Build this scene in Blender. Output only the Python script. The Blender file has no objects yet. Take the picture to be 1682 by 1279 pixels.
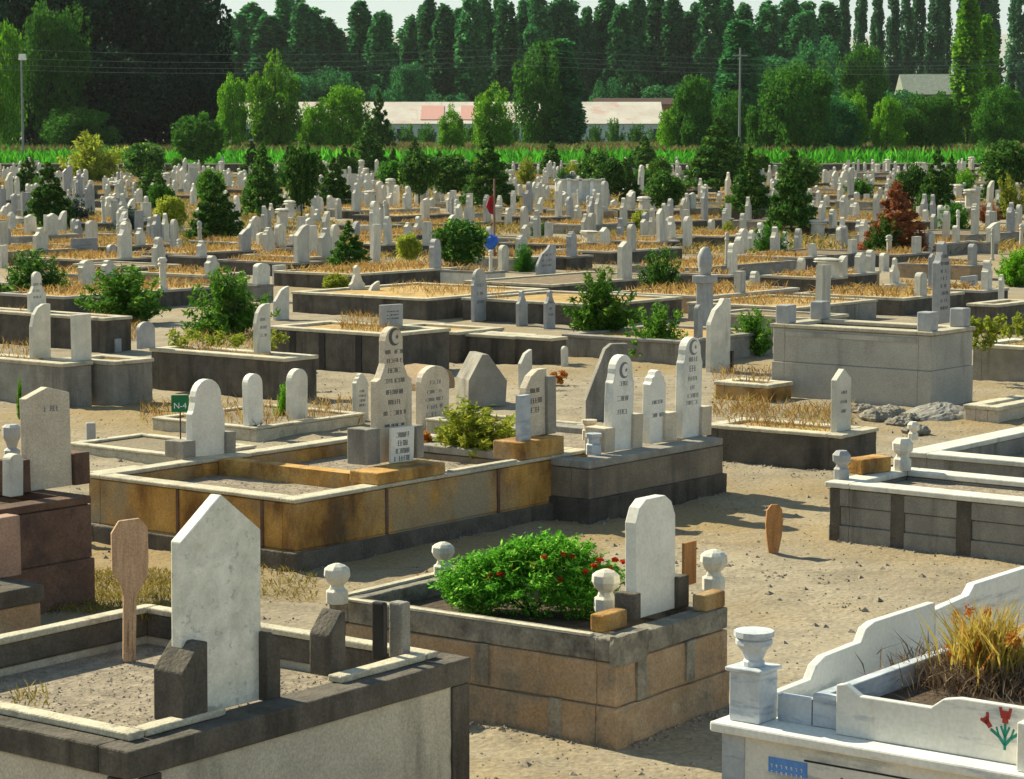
import bpy, math, random
import numpy as np
from mathutils import Vector, noise
R = math.radians
C = bpy.context.scene.collection
S = bpy.context.scene
random.seed(7)
rng = np.random.default_rng(11)

# ------------------------------------------------------------------ camera, sky, sun, exposure
F, CX, YH, H = 4000.0, 841.0, 220.0, 3.4        # focal length and horizon in pixels of the 1682 px photograph, eye height
PITCH = math.atan((639.5 - YH) / F)
cd = bpy.data.cameras.new('camera'); cam = bpy.data.objects.new('camera', cd); C.objects.link(cam)
cam.location = (0, 0, H); cam.rotation_euler = (R(90) - PITCH, 0, 0)
cd.sensor_width = 36; cd.lens = 36 * F / 1682; cd.clip_start = .1; cd.clip_end = 20000
S.camera = cam
SUN_EL = 37.0; SUN_AZ = (-.77, .64)
w = bpy.data.worlds.new('World'); S.world = w; w.use_nodes = True
nt = w.node_tree; bg = nt.nodes['Background']
sky = nt.nodes.new('ShaderNodeTexSky'); sky.sky_type = 'NISHITA'; sky.sun_disc = False
sky.sun_elevation = R(SUN_EL); sky.sun_rotation = math.atan2(SUN_AZ[0], SUN_AZ[1])
sky.altitude = 900; sky.air_density = .85; sky.dust_density = .3; sky.ozone_density = 1.0
def vop(op, a, b):
    n = nt.nodes.new('ShaderNodeVectorMath'); n.operation = op
    for i, q in enumerate((a, b)):
        if isinstance(q, tuple): n.inputs[i].default_value = q
        else: nt.links.new(q, n.inputs[i])
    return n.outputs[0]
soft = vop('DIVIDE', vop('MULTIPLY', sky.outputs[0], (4.5, 4.95, 5.5)), vop('ADD', sky.outputs[0], (3.0, 3.0, 3.0)))
nt.links.new(soft, bg.inputs[0]); bg.inputs[1].default_value = .13
sl = bpy.data.lights.new('sun', 'SUN'); sl.energy = 4.8; sl.angle = R(.5); sl.color = (1, .93, .80)
so = bpy.data.objects.new('sun', sl); C.objects.link(so)
sd = Vector((SUN_AZ[0] * math.cos(R(SUN_EL)), SUN_AZ[1] * math.cos(R(SUN_EL)), math.sin(R(SUN_EL))))
so.rotation_euler = sd.to_track_quat('Z', 'Y').to_euler(); so.location = (0, 0, 30)
S.view_settings.view_transform = 'Standard'; S.view_settings.look = 'None'
S.view_settings.exposure = .80; S.view_settings.gamma = 1
S.view_settings.use_white_balance = True; S.view_settings.white_balance_temperature = 7600; S.view_settings.white_balance_tint = 0
S.cycles.max_bounces = 6; S.cycles.diffuse_bounces = 3; S.cycles.transparent_max_bounces = 4
S.cycles.volume_bounces = 0; S.cycles.use_denoising = True

# ------------------------------------------------------------------ geometry helpers
sp_, cp_ = math.sin(PITCH), math.cos(PITCH)
def ray(px, py):
    a, b = (px - CX) / F, (639.5 - py) / F
    return a, cp_ + b * sp_, -sp_ + b * cp_
def G(px, py, z=0.0):
    x, y, q = ray(px, py); t = (z - H) / q
    return Vector((x * t, y * t, z))
def AT(px, py, D):                 # the point at ground distance D seen in that direction
    x, y, q = ray(px, py); t = D / y
    return Vector((x * t, D, H + q * t))
def proj(p):
    x, y, z = p[0], p[1], p[2] - H
    f = y * cp_ - z * sp_; u = y * sp_ + z * cp_
    return CX + F * x / f, 639.5 - F * u / f
def scale_at(p): return F / (p[1] * cp_ - (p[2] - H) * sp_)
def reach(p, ang, px):             # length from p along ang (radians, level) to the column px
    a = (px - CX) / F; c, s = math.cos(ang), math.sin(ang)
    return (a * (p[1] * cp_ - (p[2] - H) * sp_) - p[0]) / (c - a * s * cp_)

class MB:
    def __init__(s): s.v = []; s.f = []
    def add(s, vs, fs):
        n = len(s.v); s.v += [tuple(v) for v in vs]; s.f += [tuple(i + n for i in f) for f in fs]; return s
    def box(s, x0, x1, y0, y1, z0, z1, taper=0):
        t = taper
        return s.add([(x0, y0, z0), (x1, y0, z0), (x1, y1, z0), (x0, y1, z0), (x0 + t, y0 + t, z1), (x1 - t, y0 + t, z1), (x1 - t, y1 - t, z1), (x0 + t, y1 - t, z1)],
                     [(3, 2, 1, 0), (4, 5, 6, 7), (0, 1, 5, 4), (1, 2, 6, 5), (2, 3, 7, 6), (3, 0, 4, 7)])
    def prism(s, pts, y0, y1, dx=0, dz=0):      # outline in x,z counter-clockwise seen from -y
        n = len(pts)
        vs = [(x + dx, y0, z + dz) for x, z in pts] + [(x + dx, y1, z + dz) for x, z in pts]
        return s.add(vs, [tuple(range(n)), tuple(range(2 * n - 1, n - 1, -1))] + [((i + 1) % n, i, i + n, (i + 1) % n + n) for i in range(n)])
    def prismy(s, pts, x0, x1):                  # outline in y,z, extruded along x
        n = len(pts)
        vs = [(x0, y, z) for y, z in pts] + [(x1, y, z) for y, z in pts]
        return s.add(vs, [tuple(range(n - 1, -1, -1)), tuple(range(n, 2 * n))] + [(i, (i + 1) % n, (i + 1) % n + n, i + n) for i in range(n)])
    def lathe(s, prof, cx=0, cy=0, n=12):
        vs = []; fs = []
        for r, z in prof:
            for k in range(n):
                a = 2 * math.pi * k / n; vs.append((cx + r * math.cos(a), cy + r * math.sin(a), z))
        for j in range(len(prof) - 1):
            for k in range(n):
                fs.append((j * n + k, j * n + (k + 1) % n, (j + 1) * n + (k + 1) % n, (j + 1) * n + k))
        fs.append(tuple(range(n - 1, -1, -1))); m = (len(prof) - 1) * n; fs.append(tuple(range(m, m + n)))
        return s.add(vs, fs)
    def tube(s, p, q, r0, r1=None, n=6):
        r1 = r0 if r1 is None else r1; p, q = Vector(p), Vector(q); d = (q - p).normalized()
        u = d.orthogonal().normalized(); v = d.cross(u); vs = []
        for c, r in ((p, r0), (q, r1)):
            for k in range(n):
                a = 2 * math.pi * k / n; vs.append(c + (u * math.cos(a) + v * math.sin(a)) * r)
        return s.add(vs, [(k, (k + 1) % n, (k + 1) % n + n, k + n) for k in range(n)] + [tuple(range(n - 1, -1, -1)), tuple(range(n, 2 * n))])
    def mesh(s, name, m):
        me = bpy.data.meshes.new(name); me.from_pydata(s.v, [], s.f); me.materials.append(m); me.update(); return me

def part(name, mb, m, parent=None, loc=None, rz=None, bevel=0, rough=0, smooth=False, sub=3):
    me = mb if isinstance(mb, bpy.types.Mesh) else mb.mesh(name, m)
    o = bpy.data.objects.new(name, me); C.objects.link(o)
    if parent: o.parent = parent
    if loc is not None: o.location = loc
    if rz is not None: o.rotation_euler = (0, 0, rz)
    if smooth: me.polygons.foreach_set('use_smooth', [True] * len(me.polygons))
    if bevel:
        b = o.modifiers.new('bevel', 'BEVEL'); b.width = bevel; b.segments = 2; b.limit_method = 'ANGLE'; b.angle_limit = R(35)
    if rough:
        q = o.modifiers.new('sub', 'SUBSURF'); q.subdivision_type = 'SIMPLE'; q.levels = q.render_levels = sub
        d = o.modifiers.new('disp', 'DISPLACE'); d.texture = TEXR; d.strength = rough; d.mid_level = .5; d.texture_coords = 'LOCAL'
    return o
TEXR = bpy.data.textures.new('unevenness', 'CLOUDS'); TEXR.noise_scale = .09; TEXR.noise_depth = 3

def tag(o, label=None, cat=None, group=None, kind=None):
    if label: o['label'] = label
    if cat: o['category'] = cat
    if group: o['group'] = group
    if kind: o['kind'] = kind
    return o
def root(name, loc, rz=0, label=None, cat=None, group=None):
    o = bpy.data.objects.new(name, None); C.objects.link(o); o.location = loc; o.rotation_euler = (0, 0, rz)
    o.empty_display_size = .2
    return tag(o, label, cat, group)
def copy_tree(o, parent=None):
    c = o.copy(); C.objects.link(c); c.parent = parent
    for ch in list(o.children): copy_tree(ch, c)
    return c

# ------------------------------------------------------------------ materials
def mat(name, c1, c2, sc=3, ro=.85, bump=.3, bsc=40, stain=None, stretch=(1, 1, 1), brick=None, c3=None):
    sk = .07 if bump < .15 else .17
    m = bpy.data.materials.new(name); m.use_nodes = True; t = m.node_tree; N = t.nodes; L = t.links.new
    b = N['Principled BSDF']; b.inputs['Roughness'].default_value = ro
    b.inputs['Specular IOR Level'].default_value = .25
    tc = N.new('ShaderNodeTexCoord'); oi = N.new('ShaderNodeObjectInfo')
    mu = N.new('ShaderNodeMath'); mu.operation = 'MULTIPLY'; mu.inputs[1].default_value = 53; L(oi.outputs['Random'], mu.inputs[0])
    va = N.new('ShaderNodeVectorMath'); va.operation = 'ADD'; L(tc.outputs['Object'], va.inputs[0]); L(mu.outputs[0], va.inputs[1])
    vm = N.new('ShaderNodeVectorMath'); vm.operation = 'MULTIPLY'; vm.inputs[1].default_value = stretch; L(va.outputs[0], vm.inputs[0])
    n1 = N.new('ShaderNodeTexNoise'); n1.inputs['Scale'].default_value = sc; n1.inputs['Detail'].default_value = 7; n1.inputs['Roughness'].default_value = .62
    L(vm.outputs[0], n1.inputs['Vector'])
    cr = N.new('ShaderNodeValToRGB'); L(n1.outputs['Fac'], cr.inputs[0])
    cr.color_ramp.elements[0].position = .33; cr.color_ramp.elements[1].position = .68
    cr.color_ramp.elements[0].color = (*c1, 1); cr.color_ramp.elements[1].color = (*c2, 1)
    if c3: e = cr.color_ramp.elements.new(.5); e.color = (*c3, 1)
    out = cr.outputs[0]
    for k, st in enumerate(stain or []):
        col, ssc, lo, hi, stv = st
        n2 = N.new('ShaderNodeTexNoise'); n2.inputs['Scale'].default_value = ssc; n2.inputs['Detail'].default_value = 6; n2.inputs['Roughness'].default_value = .65
        v2 = N.new('ShaderNodeVectorMath'); v2.operation = 'MULTIPLY_ADD'; v2.inputs[1].default_value = stv; v2.inputs[2].default_value = (3.1 * k + 5, 7.7, 1.3); L(va.outputs[0], v2.inputs[0]); L(v2.outputs[0], n2.inputs['Vector'])
        mr = N.new('ShaderNodeMapRange'); mr.inputs[1].default_value = lo; mr.inputs[2].default_value = hi; L(n2.outputs['Fac'], mr.inputs[0])
        mx = N.new('ShaderNodeMix'); mx.data_type = 'RGBA'; L(mr.outputs[0], mx.inputs[0]); L(out, mx.inputs[6]); mx.inputs[7].default_value = (*col, 1); out = mx.outputs[2]
    # speckle so that no surface is flat
    n4 = N.new('ShaderNodeTexNoise'); n4.inputs['Scale'].default_value = bsc * 1.7; n4.inputs['Detail'].default_value = 3; L(va.outputs[0], n4.inputs['Vector'])
    mr = N.new('ShaderNodeMapRange'); mr.inputs[1].default_value = .3; mr.inputs[2].default_value = .7; mr.inputs[3].default_value = 1 - sk * 1.2; mr.inputs[4].default_value = 1 + sk; L(n4.outputs['Fac'], mr.inputs[0])
    rv = N.new('ShaderNodeMapRange'); rv.inputs[3].default_value = .88; rv.inputs[4].default_value = 1.1; L(oi.outputs['Random'], rv.inputs[0])
    mm = N.new('ShaderNodeMath'); mm.operation = 'MULTIPLY'; L(mr.outputs[0], mm.inputs[0]); L(rv.outputs[0], mm.inputs[1])
    vs = N.new('ShaderNodeVectorMath'); vs.operation = 'SCALE'; L(out, vs.inputs[0]); L(mm.outputs[0], vs.inputs['Scale'])
    L(vs.outputs[0], b.inputs['Base Color'])
    if bump:
        n3 = N.new('ShaderNodeTexNoise'); n3.inputs['Scale'].default_value = bsc; n3.inputs['Detail'].default_value = 6; L(va.outputs[0], n3.inputs['Vector'])
        ad = N.new('ShaderNodeMath'); ad.operation = 'ADD'; L(n3.outputs['Fac'], ad.inputs[0]); L(n1.outputs['Fac'], ad.inputs[1])
        bp = N.new('ShaderNodeBump'); bp.inputs['Strength'].default_value = bump; bp.inputs['Distance'].default_value = .02; L(ad.outputs[0], bp.inputs['Height']); L(bp.outputs[0], b.inputs['Normal'])
    return m
def leafmat(name, c1, c2, c3=None, trans=.35, ro=.6):
    m = bpy.data.materials.new(name); m.use_nodes = True; t = m.node_tree; N = t.nodes; L = t.links.new
    b = N['Principled BSDF']; b.inputs['Roughness'].default_value = ro; b.inputs['Specular IOR Level'].default_value = .05
    g = N.new('ShaderNodeNewGeometry'); cr = N.new('ShaderNodeValToRGB'); L(g.outputs['Random Per Island'], cr.inputs[0])
    cr.color_ramp.elements[0].color = (*c1, 1); cr.color_ramp.elements[1].color = (*c2, 1)
    if c3: e = cr.color_ramp.elements.new(.85); e.color = (*c2, 1); cr.color_ramp.elements[-1].color = (*c3, 1)
    oi = N.new('ShaderNodeObjectInfo'); rv = N.new('ShaderNodeMapRange'); rv.inputs[3].default_value = .75; rv.inputs[4].default_value = 1.2; L(oi.outputs['Random'], rv.inputs[0])
    vs = N.new('ShaderNodeVectorMath'); vs.operation = 'SCALE'; L(cr.outputs[0], vs.inputs[0]); L(rv.outputs[0], vs.inputs['Scale'])
    L(vs.outputs[0], b.inputs['Base Color'])
    tr = N.new('ShaderNodeBsdfTranslucent'); L(vs.outputs[0], tr.inputs[0])
    mx = N.new('ShaderNodeMixShader'); mx.inputs[0].default_value = trans; L(b.outputs[0], mx.inputs[1]); L(tr.outputs[0], mx.inputs[2]); L(mx.outputs[0], N['Material Output'].inputs[0])
    return m
def plain(name, c, ro=.6):
    return mat(name, tuple(x * .85 for x in c), tuple(min(1, x * 1.12) for x in c), 6, ro, .05, 60)

U = (1, 1, 1); V = (1, 1, .18)
WHITE = mat('white_marble', (.70, .68, .61), (.86, .83, .75), 4, .55, .08, 30, [((.42, .43, .43), 2.6, .56, .75, (1, 1, .5)), ((.50, .46, .38), 7, .62, .8, V)])
WHITE2 = mat('worn_marble', (.52, .50, .44), (.72, .69, .60), 5, .7, .12, 40, [((.36, .34, .30), 4, .58, .76, V)])
MARB = mat('veined_white_marble', (.66, .66, .62), (.84, .82, .76), 2.2, .4, .06, 30, [((.44, .47, .49), 2.4, .55, .66, (.6, .6, 3.2)), ((.52, .45, .34), 6, .64, .8, V)])
VEIN = mat('blue_veined_marble', (.38, .42, .46), (.66, .68, .70), 3, .5, .06, 30, [((.28, .33, .40), 3, .52, .66, (1, 1, 6))])
GREYM = mat('grey_marble', (.28, .29, .30), (.42, .42, .42), 5, .6, .1, 40, [((.24, .25, .27), 4, .56, .74, V)])
SPECK = mat('speckled_marble', (.60, .59, .51), (.86, .83, .73), 9, .55, .12, 50, [((.38, .38, .34), 19, .58, .7, U), ((.44, .45, .43), 2.2, .54, .7, (1, 1, 2.5)), ((.66, .62, .48), 7, .6, .74, U)])
BEIGE = mat('beige_stone', (.52, .44, .34), (.68, .59, .47), 4, .85, .2, 45, [((.30, .25, .2), 5, .58, .78, V)])
CONC = mat('grey_concrete', (.23, .215, .19), (.34, .32, .28), 4, .92, .35, 50, [((.12, .112, .10), 3, .52, .72, V)])
BROWNC = mat('brown_concrete', (.17, .135, .10), (.28, .225, .165), 3, .93, .4, 45, [((.11, .095, .08), 3, .5, .7, V)])
DCONC = mat('dark_concrete', (.085, .075, .062), (.15, .13, .108), 5, .95, .5, 45, [((.045, .04, .034), 3.5, .5, .7, V), ((.18, .16, .13), 9, .66, .8, U)])
LCONC = mat('light_concrete', (.38, .36, .32), (.50, .47, .41), 1.6, .9, .16, 50, [((.21, .20, .185), 1.5, .54, .75, V)])
PANEL = mat('rendered_panel', (.50, .45, .37), (.64, .58, .47), 2.5, .9, .15, 50, [((.22, .205, .17), 2.2, .5, .72, V)])
COPE = mat('pale_coping_concrete', (.42, .38, .29), (.62, .56, .43), 5, .9, .35, 45, [((.20, .18, .145), 5, .56, .74, U)])
YELL = mat('yellow_sandstone', (.46, .235, .06), (.66, .39, .125), 2.6, .9, .3, 40, [((.20, .095, .03), 2.4, .46, .64, (1, 1, .6)), ((.12, .075, .04), 1.7, .54, .70, (1, 1, .35)), ((.36, .29, .19), 1.1, .48, .66, (1, 1, .7)), ((.5, .42, .28), 9, .64, .76, V)])
BROWNB = mat('brown_block_stone', (.33, .22, .13), (.48, .34, .22), 3, .92, .4, 40, [((.23, .195, .15), 2.6, .50, .68, U), ((.16, .13, .10), 6, .60, .74, V), ((.50, .38, .25), 5, .60, .78, U)])
REDB = mat('red_brown_stone', (.12, .07, .05), (.20, .115, .08), 4, .9, .3, 40, [((.07, .045, .04), 3, .5, .7, U)])
PINKB = mat('pinkish_stone', (.36, .22, .165), (.46, .30, .22), 3, .9, .25, 40, [((.26, .19, .15), 3, .55, .7, (2, 2, .3))])
MORTAR = mat('smeared_mortar', (.19, .17, .14), (.34, .31, .25), 6, .95, .7, 30, [((.1, .09, .08), 5, .5, .7, U)])
SOIL = mat('dry_soil', (.20, .165, .125), (.36, .30, .23), 9, 1, .9, 26, [((.085, .068, .05), 14, .56, .72, U)])
DSOIL = mat('dark_soil', (.06, .042, .03), (.12, .085, .06), 9, 1, .9, 26)
BSOIL = mat('brown_soil', (.15, .11, .07), (.28, .21, .14), 5, 1, .8, 20)
STRAW = mat('straw_covered_soil', (.42, .26, .10), (.58, .40, .17), 3, 1, .6, 18, [((.22, .15, .07), 2.2, .52, .7, U)])
WOOD = mat('weathered_board', (.42, .25, .15), (.60, .40, .26), 7, .85, .3, 60, [((.14, .07, .035), 7, .58, .7, (3, 3, .25))], stretch=(5, 5, .5))
WOOD2 = mat('orange_board', (.34, .15, .055), (.50, .25, .10), 6, .85, .3, 60, stretch=(5, 5, .5))
INK = plain('dark_engraving', (.10, .10, .105)); INKG = plain('grey_engraving', (.20, .20, .22))
RED = plain('red_paint', (.42, .05, .045)); TEAL = plain('teal_paint', (.02, .24, .19)); BLUE = plain('blue_paint', (.10, .25, .60))
SIGNG = plain('green_enamel', (.01, .15, .065)); CHALK = plain('white_paint', (.75, .75, .72)); RUST = plain('rusty_metal', (.07, .045, .03))
BLACKM = mat('black_stone', (.012, .012, .014), (.03, .03, .032), 5, .35, .05, 40)
METAL = plain('grey_metal', (.25, .26, .27)); BARK = mat('bark', (.05, .038, .028), (.11, .085, .06), 6, .95, .5, 20, stretch=(3, 3, .4))

L_DARK = leafmat('deep_shade_leaves', (.003, .020, .013), (.010, .048, .020), (.035, .11, .035), trans=.3)  # leaf colours darkened to paint in the shade of the backlit left trees
L_POP = leafmat('poplar_leaves', (.018, .115, .045), (.06, .26, .075), (.10, .34, .09), trans=.5)
L_POPB = leafmat('hazy_poplar_leaves', (.03, .13, .06), (.07, .22, .09), trans=.5)  # distance haze tinted into the leaf colours of the upper right poplars
L_MID = leafmat('mid_green_leaves', (.025, .12, .015), (.09, .26, .03), trans=.45)
L_BRIGHT = leafmat('bright_leaves', (.06, .22, .015), (.18, .42, .03), (.36, .56, .07), trans=.5)
L_YEL = leafmat('yellow_green_leaves', (.16, .22, .025), (.36, .42, .06), (.52, .46, .08), trans=.5)
L_CON = leafmat('conifer_needles', (.018, .075, .016), (.08, .20, .035), (.26, .38, .06), trans=.45)
L_BLUE = leafmat('blue_green_needles', (.035, .075, .06), (.09, .14, .12), trans=.2)
L_BUSH = leafmat('bush_leaves', (.03, .12, .015), (.13, .30, .035), (.30, .46, .08), trans=.4)
L_RUST = leafmat('withered_needles', (.26, .08, .03), (.52, .21, .10), trans=.4)
L_FLO = leafmat('feathery_leaves', (.04, .17, .015), (.16, .46, .05), (.42, .66, .14), trans=.55)
L_CORN = leafmat('maize_leaves', (.03, .20, .015), (.09, .42, .035), (.18, .52, .06), trans=.5)
L_TASS = leafmat('maize_tassels', (.16, .13, .05), (.27, .23, .09), trans=.3)
L_DRY = leafmat('dry_grass_blades', (.28, .16, .055), (.52, .34, .13), (.5, .44, .12), trans=.4)
L_DRYB = leafmat('brown_dead_stems', (.12, .075, .045), (.33, .23, .15), (.5, .42, .32), trans=.2)
L_OR = leafmat('orange_leaves', (.42, .10, .02), (.62, .24, .05), (.5, .42, .06), trans=.4)
L_STRAWY = leafmat('straw_yellow_blades', (.35, .28, .05), (.62, .46, .12), (.55, .20, .05), trans=.4)
L_WEED = leafmat('mixed_weeds', (.10, .13, .03), (.46, .30, .10), (.66, .44, .16), trans=.35)
L_GYEL = leafmat('short_yellowing_grass', (.16, .13, .035), (.34, .27, .07), trans=.3)

# ------------------------------------------------------------------ foliage builders
def cards(name, P, size, m, up=0.0, aspect=1.0, jitter=.4):
    """one small leaf quad at each point of P"""
    n = len(P); sz = size * (1 + jitter * (rng.random((n, 1)) * 2 - 1))
    a = rng.normal(size=(n, 3)); a[:, 2] += up * np.sign(a[:, 2] + 1e-9) * 3 if up else 0
    a /= np.linalg.norm(a, axis=1, keepdims=True)
    b = rng.normal(size=(n, 3)); b -= (b * a).sum(1, keepdims=True) * a; b /= np.linalg.norm(b, axis=1, keepdims=True)
    a = a * sz * aspect * .5; b = b * sz * .5 / aspect
    v = np.empty((n, 4, 3)); v[:, 0] = P - a; v[:, 1] = P - a * .1 + b; v[:, 2] = P + a; v[:, 3] = P + a * .1 - b
    me = bpy.data.meshes.new(name); me.vertices.add(4 * n); me.loops.add(4 * n); me.polygons.add(n)
    me.vertices.foreach_set('co', v.ravel()); me.loops.foreach_set('vertex_index', np.arange(4 * n, dtype=np.int32))
    me.polygons.foreach_set('loop_start', np.arange(0, 4 * n, 4, dtype=np.int32))
    me.materials.append(m); me.update(calc_edges=True); return me
def blades(name, P, hgt, wid, m, lean=.35):
    n = len(P); h = hgt * (.5 + rng.random((n, 1)) * .9); an = rng.random(n) * 6.283
    d = np.stack([np.cos(an), np.sin(an), np.zeros(n)], 1); l = rng.normal(size=(n, 2)) * lean
    top = P + np.concatenate([l * h, h], 1); mid = P + np.concatenate([l * h * .3, h * .55], 1)
    v = np.empty((n, 4, 3)); v[:, 0] = P; v[:, 1] = mid + d * wid / 2; v[:, 2] = top; v[:, 3] = mid - d * wid / 2
    me = bpy.data.meshes.new(name); me.vertices.add(4 * n); me.loops.add(4 * n); me.polygons.add(n)
    me.vertices.foreach_set('co', v.ravel()); me.loops.foreach_set('vertex_index', np.arange(4 * n, dtype=np.int32))
    me.polygons.foreach_set('loop_start', np.arange(0, 4 * n, 4, dtype=np.int32))
    me.materials.append(m); me.update(calc_edges=True); return me
def sphere_pts(n, c, r, lo=.55):
    d = rng.normal(size=(n, 3)); d /= np.linalg.norm(d, axis=1, keepdims=True)
    return np.array(c) + d * (lo + (1 - lo) * rng.random((n, 1)) ** .6) * np.array(r)
def lobes(n, env, per, r0, r1):
    """points of n leaf clumps whose centres follow env() -> (x,y,z,local scale)"""
    out = []
    for _ in range(n):
        x, y, z, k = env(); r = random.uniform(r0, r1) * k; vz = 2.0 if r1 < .048 else random.uniform(.8, 1.3)
        out.append(sphere_pts(per, (x, y, z), (r, r, r * vz), .5))
    return np.concatenate(out)
def env_col(h, rad, z0, power=.6, tip=1.0):          # upright column: poplar
    def f():
        t = random.random(); a = random.random() * 6.283
        w_ = rad * (math.sin(math.pi * min(1, (t * .9 + .1)) ** 1.0) ** power) * (1 - .35 * t)
        q = w_ * math.sqrt(random.uniform(.25, 1))
        return q * math.cos(a), q * math.sin(a), z0 + (h - z0) * t, .55 + .45 * w_ / rad
    return f
def env_cone(h, rad, z0):
    def f():
        t = 1 - math.sqrt(random.random()) * .98; a = random.random() * 6.283; w_ = rad * (1 - t) ** .85 * (.75 + .3 * math.sin(t * 40))
        return w_ * .85 * math.cos(a), w_ * .85 * math.sin(a), z0 + (h - z0) * t, .35 + .65 * (1 - t)
    return f
def env_ball(h, rad, z0, flat=.5):
    cz = (h + z0) / 2; rz = (h - z0) / 2
    def f():
        while 1:
            x, y, z = (random.uniform(-1, 1) for _ in range(3)); q = x * x + y * y + z * z
            if .2 < q < 1: break
        return x * rad * .85, y * rad * .85, cz + z * rz * .85, .8 + random.random() * .4
    return f
def trunk_mb(h, r, limbs=0, spread=1.0, z0=.3):
    mb = MB(); x = y = 0; zs = [0, h * .3, h * .6, h]; pts = []
    for i, z in enumerate(zs):
        pts.append((x, y, z)); x += random.uniform(-.04, .04) * h * .3; y += random.uniform(-.04, .04) * h * .3
    for i in range(3): mb.tube(pts[i], pts[i + 1], r * (1 - .3 * i), r * (1 - .3 * (i + 1)), 7)
    for k in range(limbs):
        t = random.uniform(z0, .9); a = random.random() * 6.283; b = Vector((0, 0, h * t)); L_ = spread * (1 - t * .5)
        mb.tube(b, b + Vector((math.cos(a) * L_, math.sin(a) * L_, L_ * random.uniform(.4, 1))), r * .4 * (1 - t * .5), r * .1, 5)
    return mb
TREES = {}
def proto(kind, i=0):
    """unit-height tree meshes (height 1) -> list of (part name, mesh)"""
    key = (kind, i)
    if key in TREES: return TREES[key]
    if kind.startswith('poplar'):
        m = {'poplar': L_POP, 'poplarhazy': L_POPB, 'poplarbright': L_BRIGHT, 'poplardark': L_DARK}[kind]
        P = lobes(150 + 25 * (i % 3), env_col(1, .085, .03, [.22, .34, .28, .42][i % 4]), 50, .020, .042)
        cr = cards('crown', P, .019, m); tr = trunk_mb(.9, .009, 6, .08).mesh('trunk', BARK)
    elif kind.startswith('broad'):
        m = {'broad': L_MID, 'broaddark': L_DARK, 'broadpop': L_POP, 'broadbright': L_BRIGHT}[kind]
        P = lobes(88, env_ball(1, .42, .05), 190, .06, .13)
        cr = cards('crown', P, .024, m); tr = trunk_mb(.75, .022, 9, .3).mesh('trunk', BARK)
    elif kind.startswith('conifer'):
        m = {'conifer': L_CON, 'coniferblue': L_BLUE, 'coniferrust': L_RUST}[kind]
        P = lobes(230, env_cone(1, .40, .10), 40, .03, .075)
        cr = cards('crown', P, .035, m, aspect=1.6); tr = trunk_mb(.85, .02, 8, .2).mesh('trunk', BARK)
    elif kind.startswith('ball'):
        m = {'ball': L_CON, 'ballyellow': L_YEL, 'ballgreen': L_BUSH, 'ballmid': L_MID}[kind]
        P = lobes(120, env_ball(1, .44, .20), 42, .06, .14)
        cr = cards('crown', P, .05, m, aspect=1.4); tr = trunk_mb(.7, .02, 7, .2).mesh('trunk', BARK)
    elif kind.startswith('bush'):
        m = {'bush': L_BUSH, 'bushdark': L_CON, 'bushrust': L_RUST, 'bushbright': L_BRIGHT, 'bushyellow': L_YEL, 'bushblue': L_BLUE, 'bushmid': L_MID}[kind]
        out = []
        for _ in range(75):                       # splaying shoots with tufts of needles
            a = random.random() * 6.283; el = random.uniform(.15, 1.45); ln = random.uniform(.45, 1.0)
            e = np.array((math.cos(a) * math.cos(el) * .68, math.sin(a) * math.cos(el) * .68, math.sin(el))) * ln
            t = rng.random((95, 1)) ** .7; out.append(t * e + rng.normal(size=(95, 3)) * .05 * (1 - .5 * t))
        P = np.concatenate(out); P[:, 2] = np.abs(P[:, 2]) + .01
        cr = cards('foliage', P, .048, m, aspect=1.9)
        st = MB()
        for _ in range(7):
            a = random.random() * 6.283; st.tube((0, 0, 0), (math.cos(a) * .25, math.sin(a) * .25, .5), .014, .005, 5)
        tr = st.mesh('stem', BARK)
    TREES[key] = (('crown' if not kind.startswith('bush') else 'foliage', cr), ('trunk' if not kind.startswith('bush') else 'stem', tr))
    return TREES[key]
BEDS = []            # raised beds: (root x, root y, angle, a, b, z)
def zat(px, py, m=.12):
    for bx, by, an, a, b, z in sorted(BEDS, key=lambda t: -t[5]):
        p = G(px, py, z); dx, dy = p.x - bx, p.y - by; c, s_ = math.cos(an), math.sin(an); u, v = dx * c + dy * s_, -dx * s_ + dy * c
        if -m < u < a + m and -m < v < b + m: return z
    return 0.0
LAND = []            # landmarks for describing their neighbours: (x, y, phrase)
def plant(name, kind, loc, h, wid, label, cat, group=None, land=None, var=None):
    """h: height in m, wid: overall width in m"""
    var = random.randrange(6 if kind.startswith('poplar') else 3) if var is None else var
    base = {'p': .17 * 1.05, 'b': .82, 'c': .62}[kind[0]]
    if kind.startswith('broad'): base = .84
    if kind.startswith('ball'): base = .92
    if kind.startswith('bush'): base = 1.25
    r = root(name, loc, random.random() * 6.28, label, cat, group)
    for nm, me in proto(kind, var):
        o = bpy.data.objects.new(nm, me); C.objects.link(o); o.parent = r
    k = wid / base * 1.18; h *= 1.04
    r.scale = (k, k, h)
    if land: LAND.append((loc[0], loc[1], land))
    return r

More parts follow.
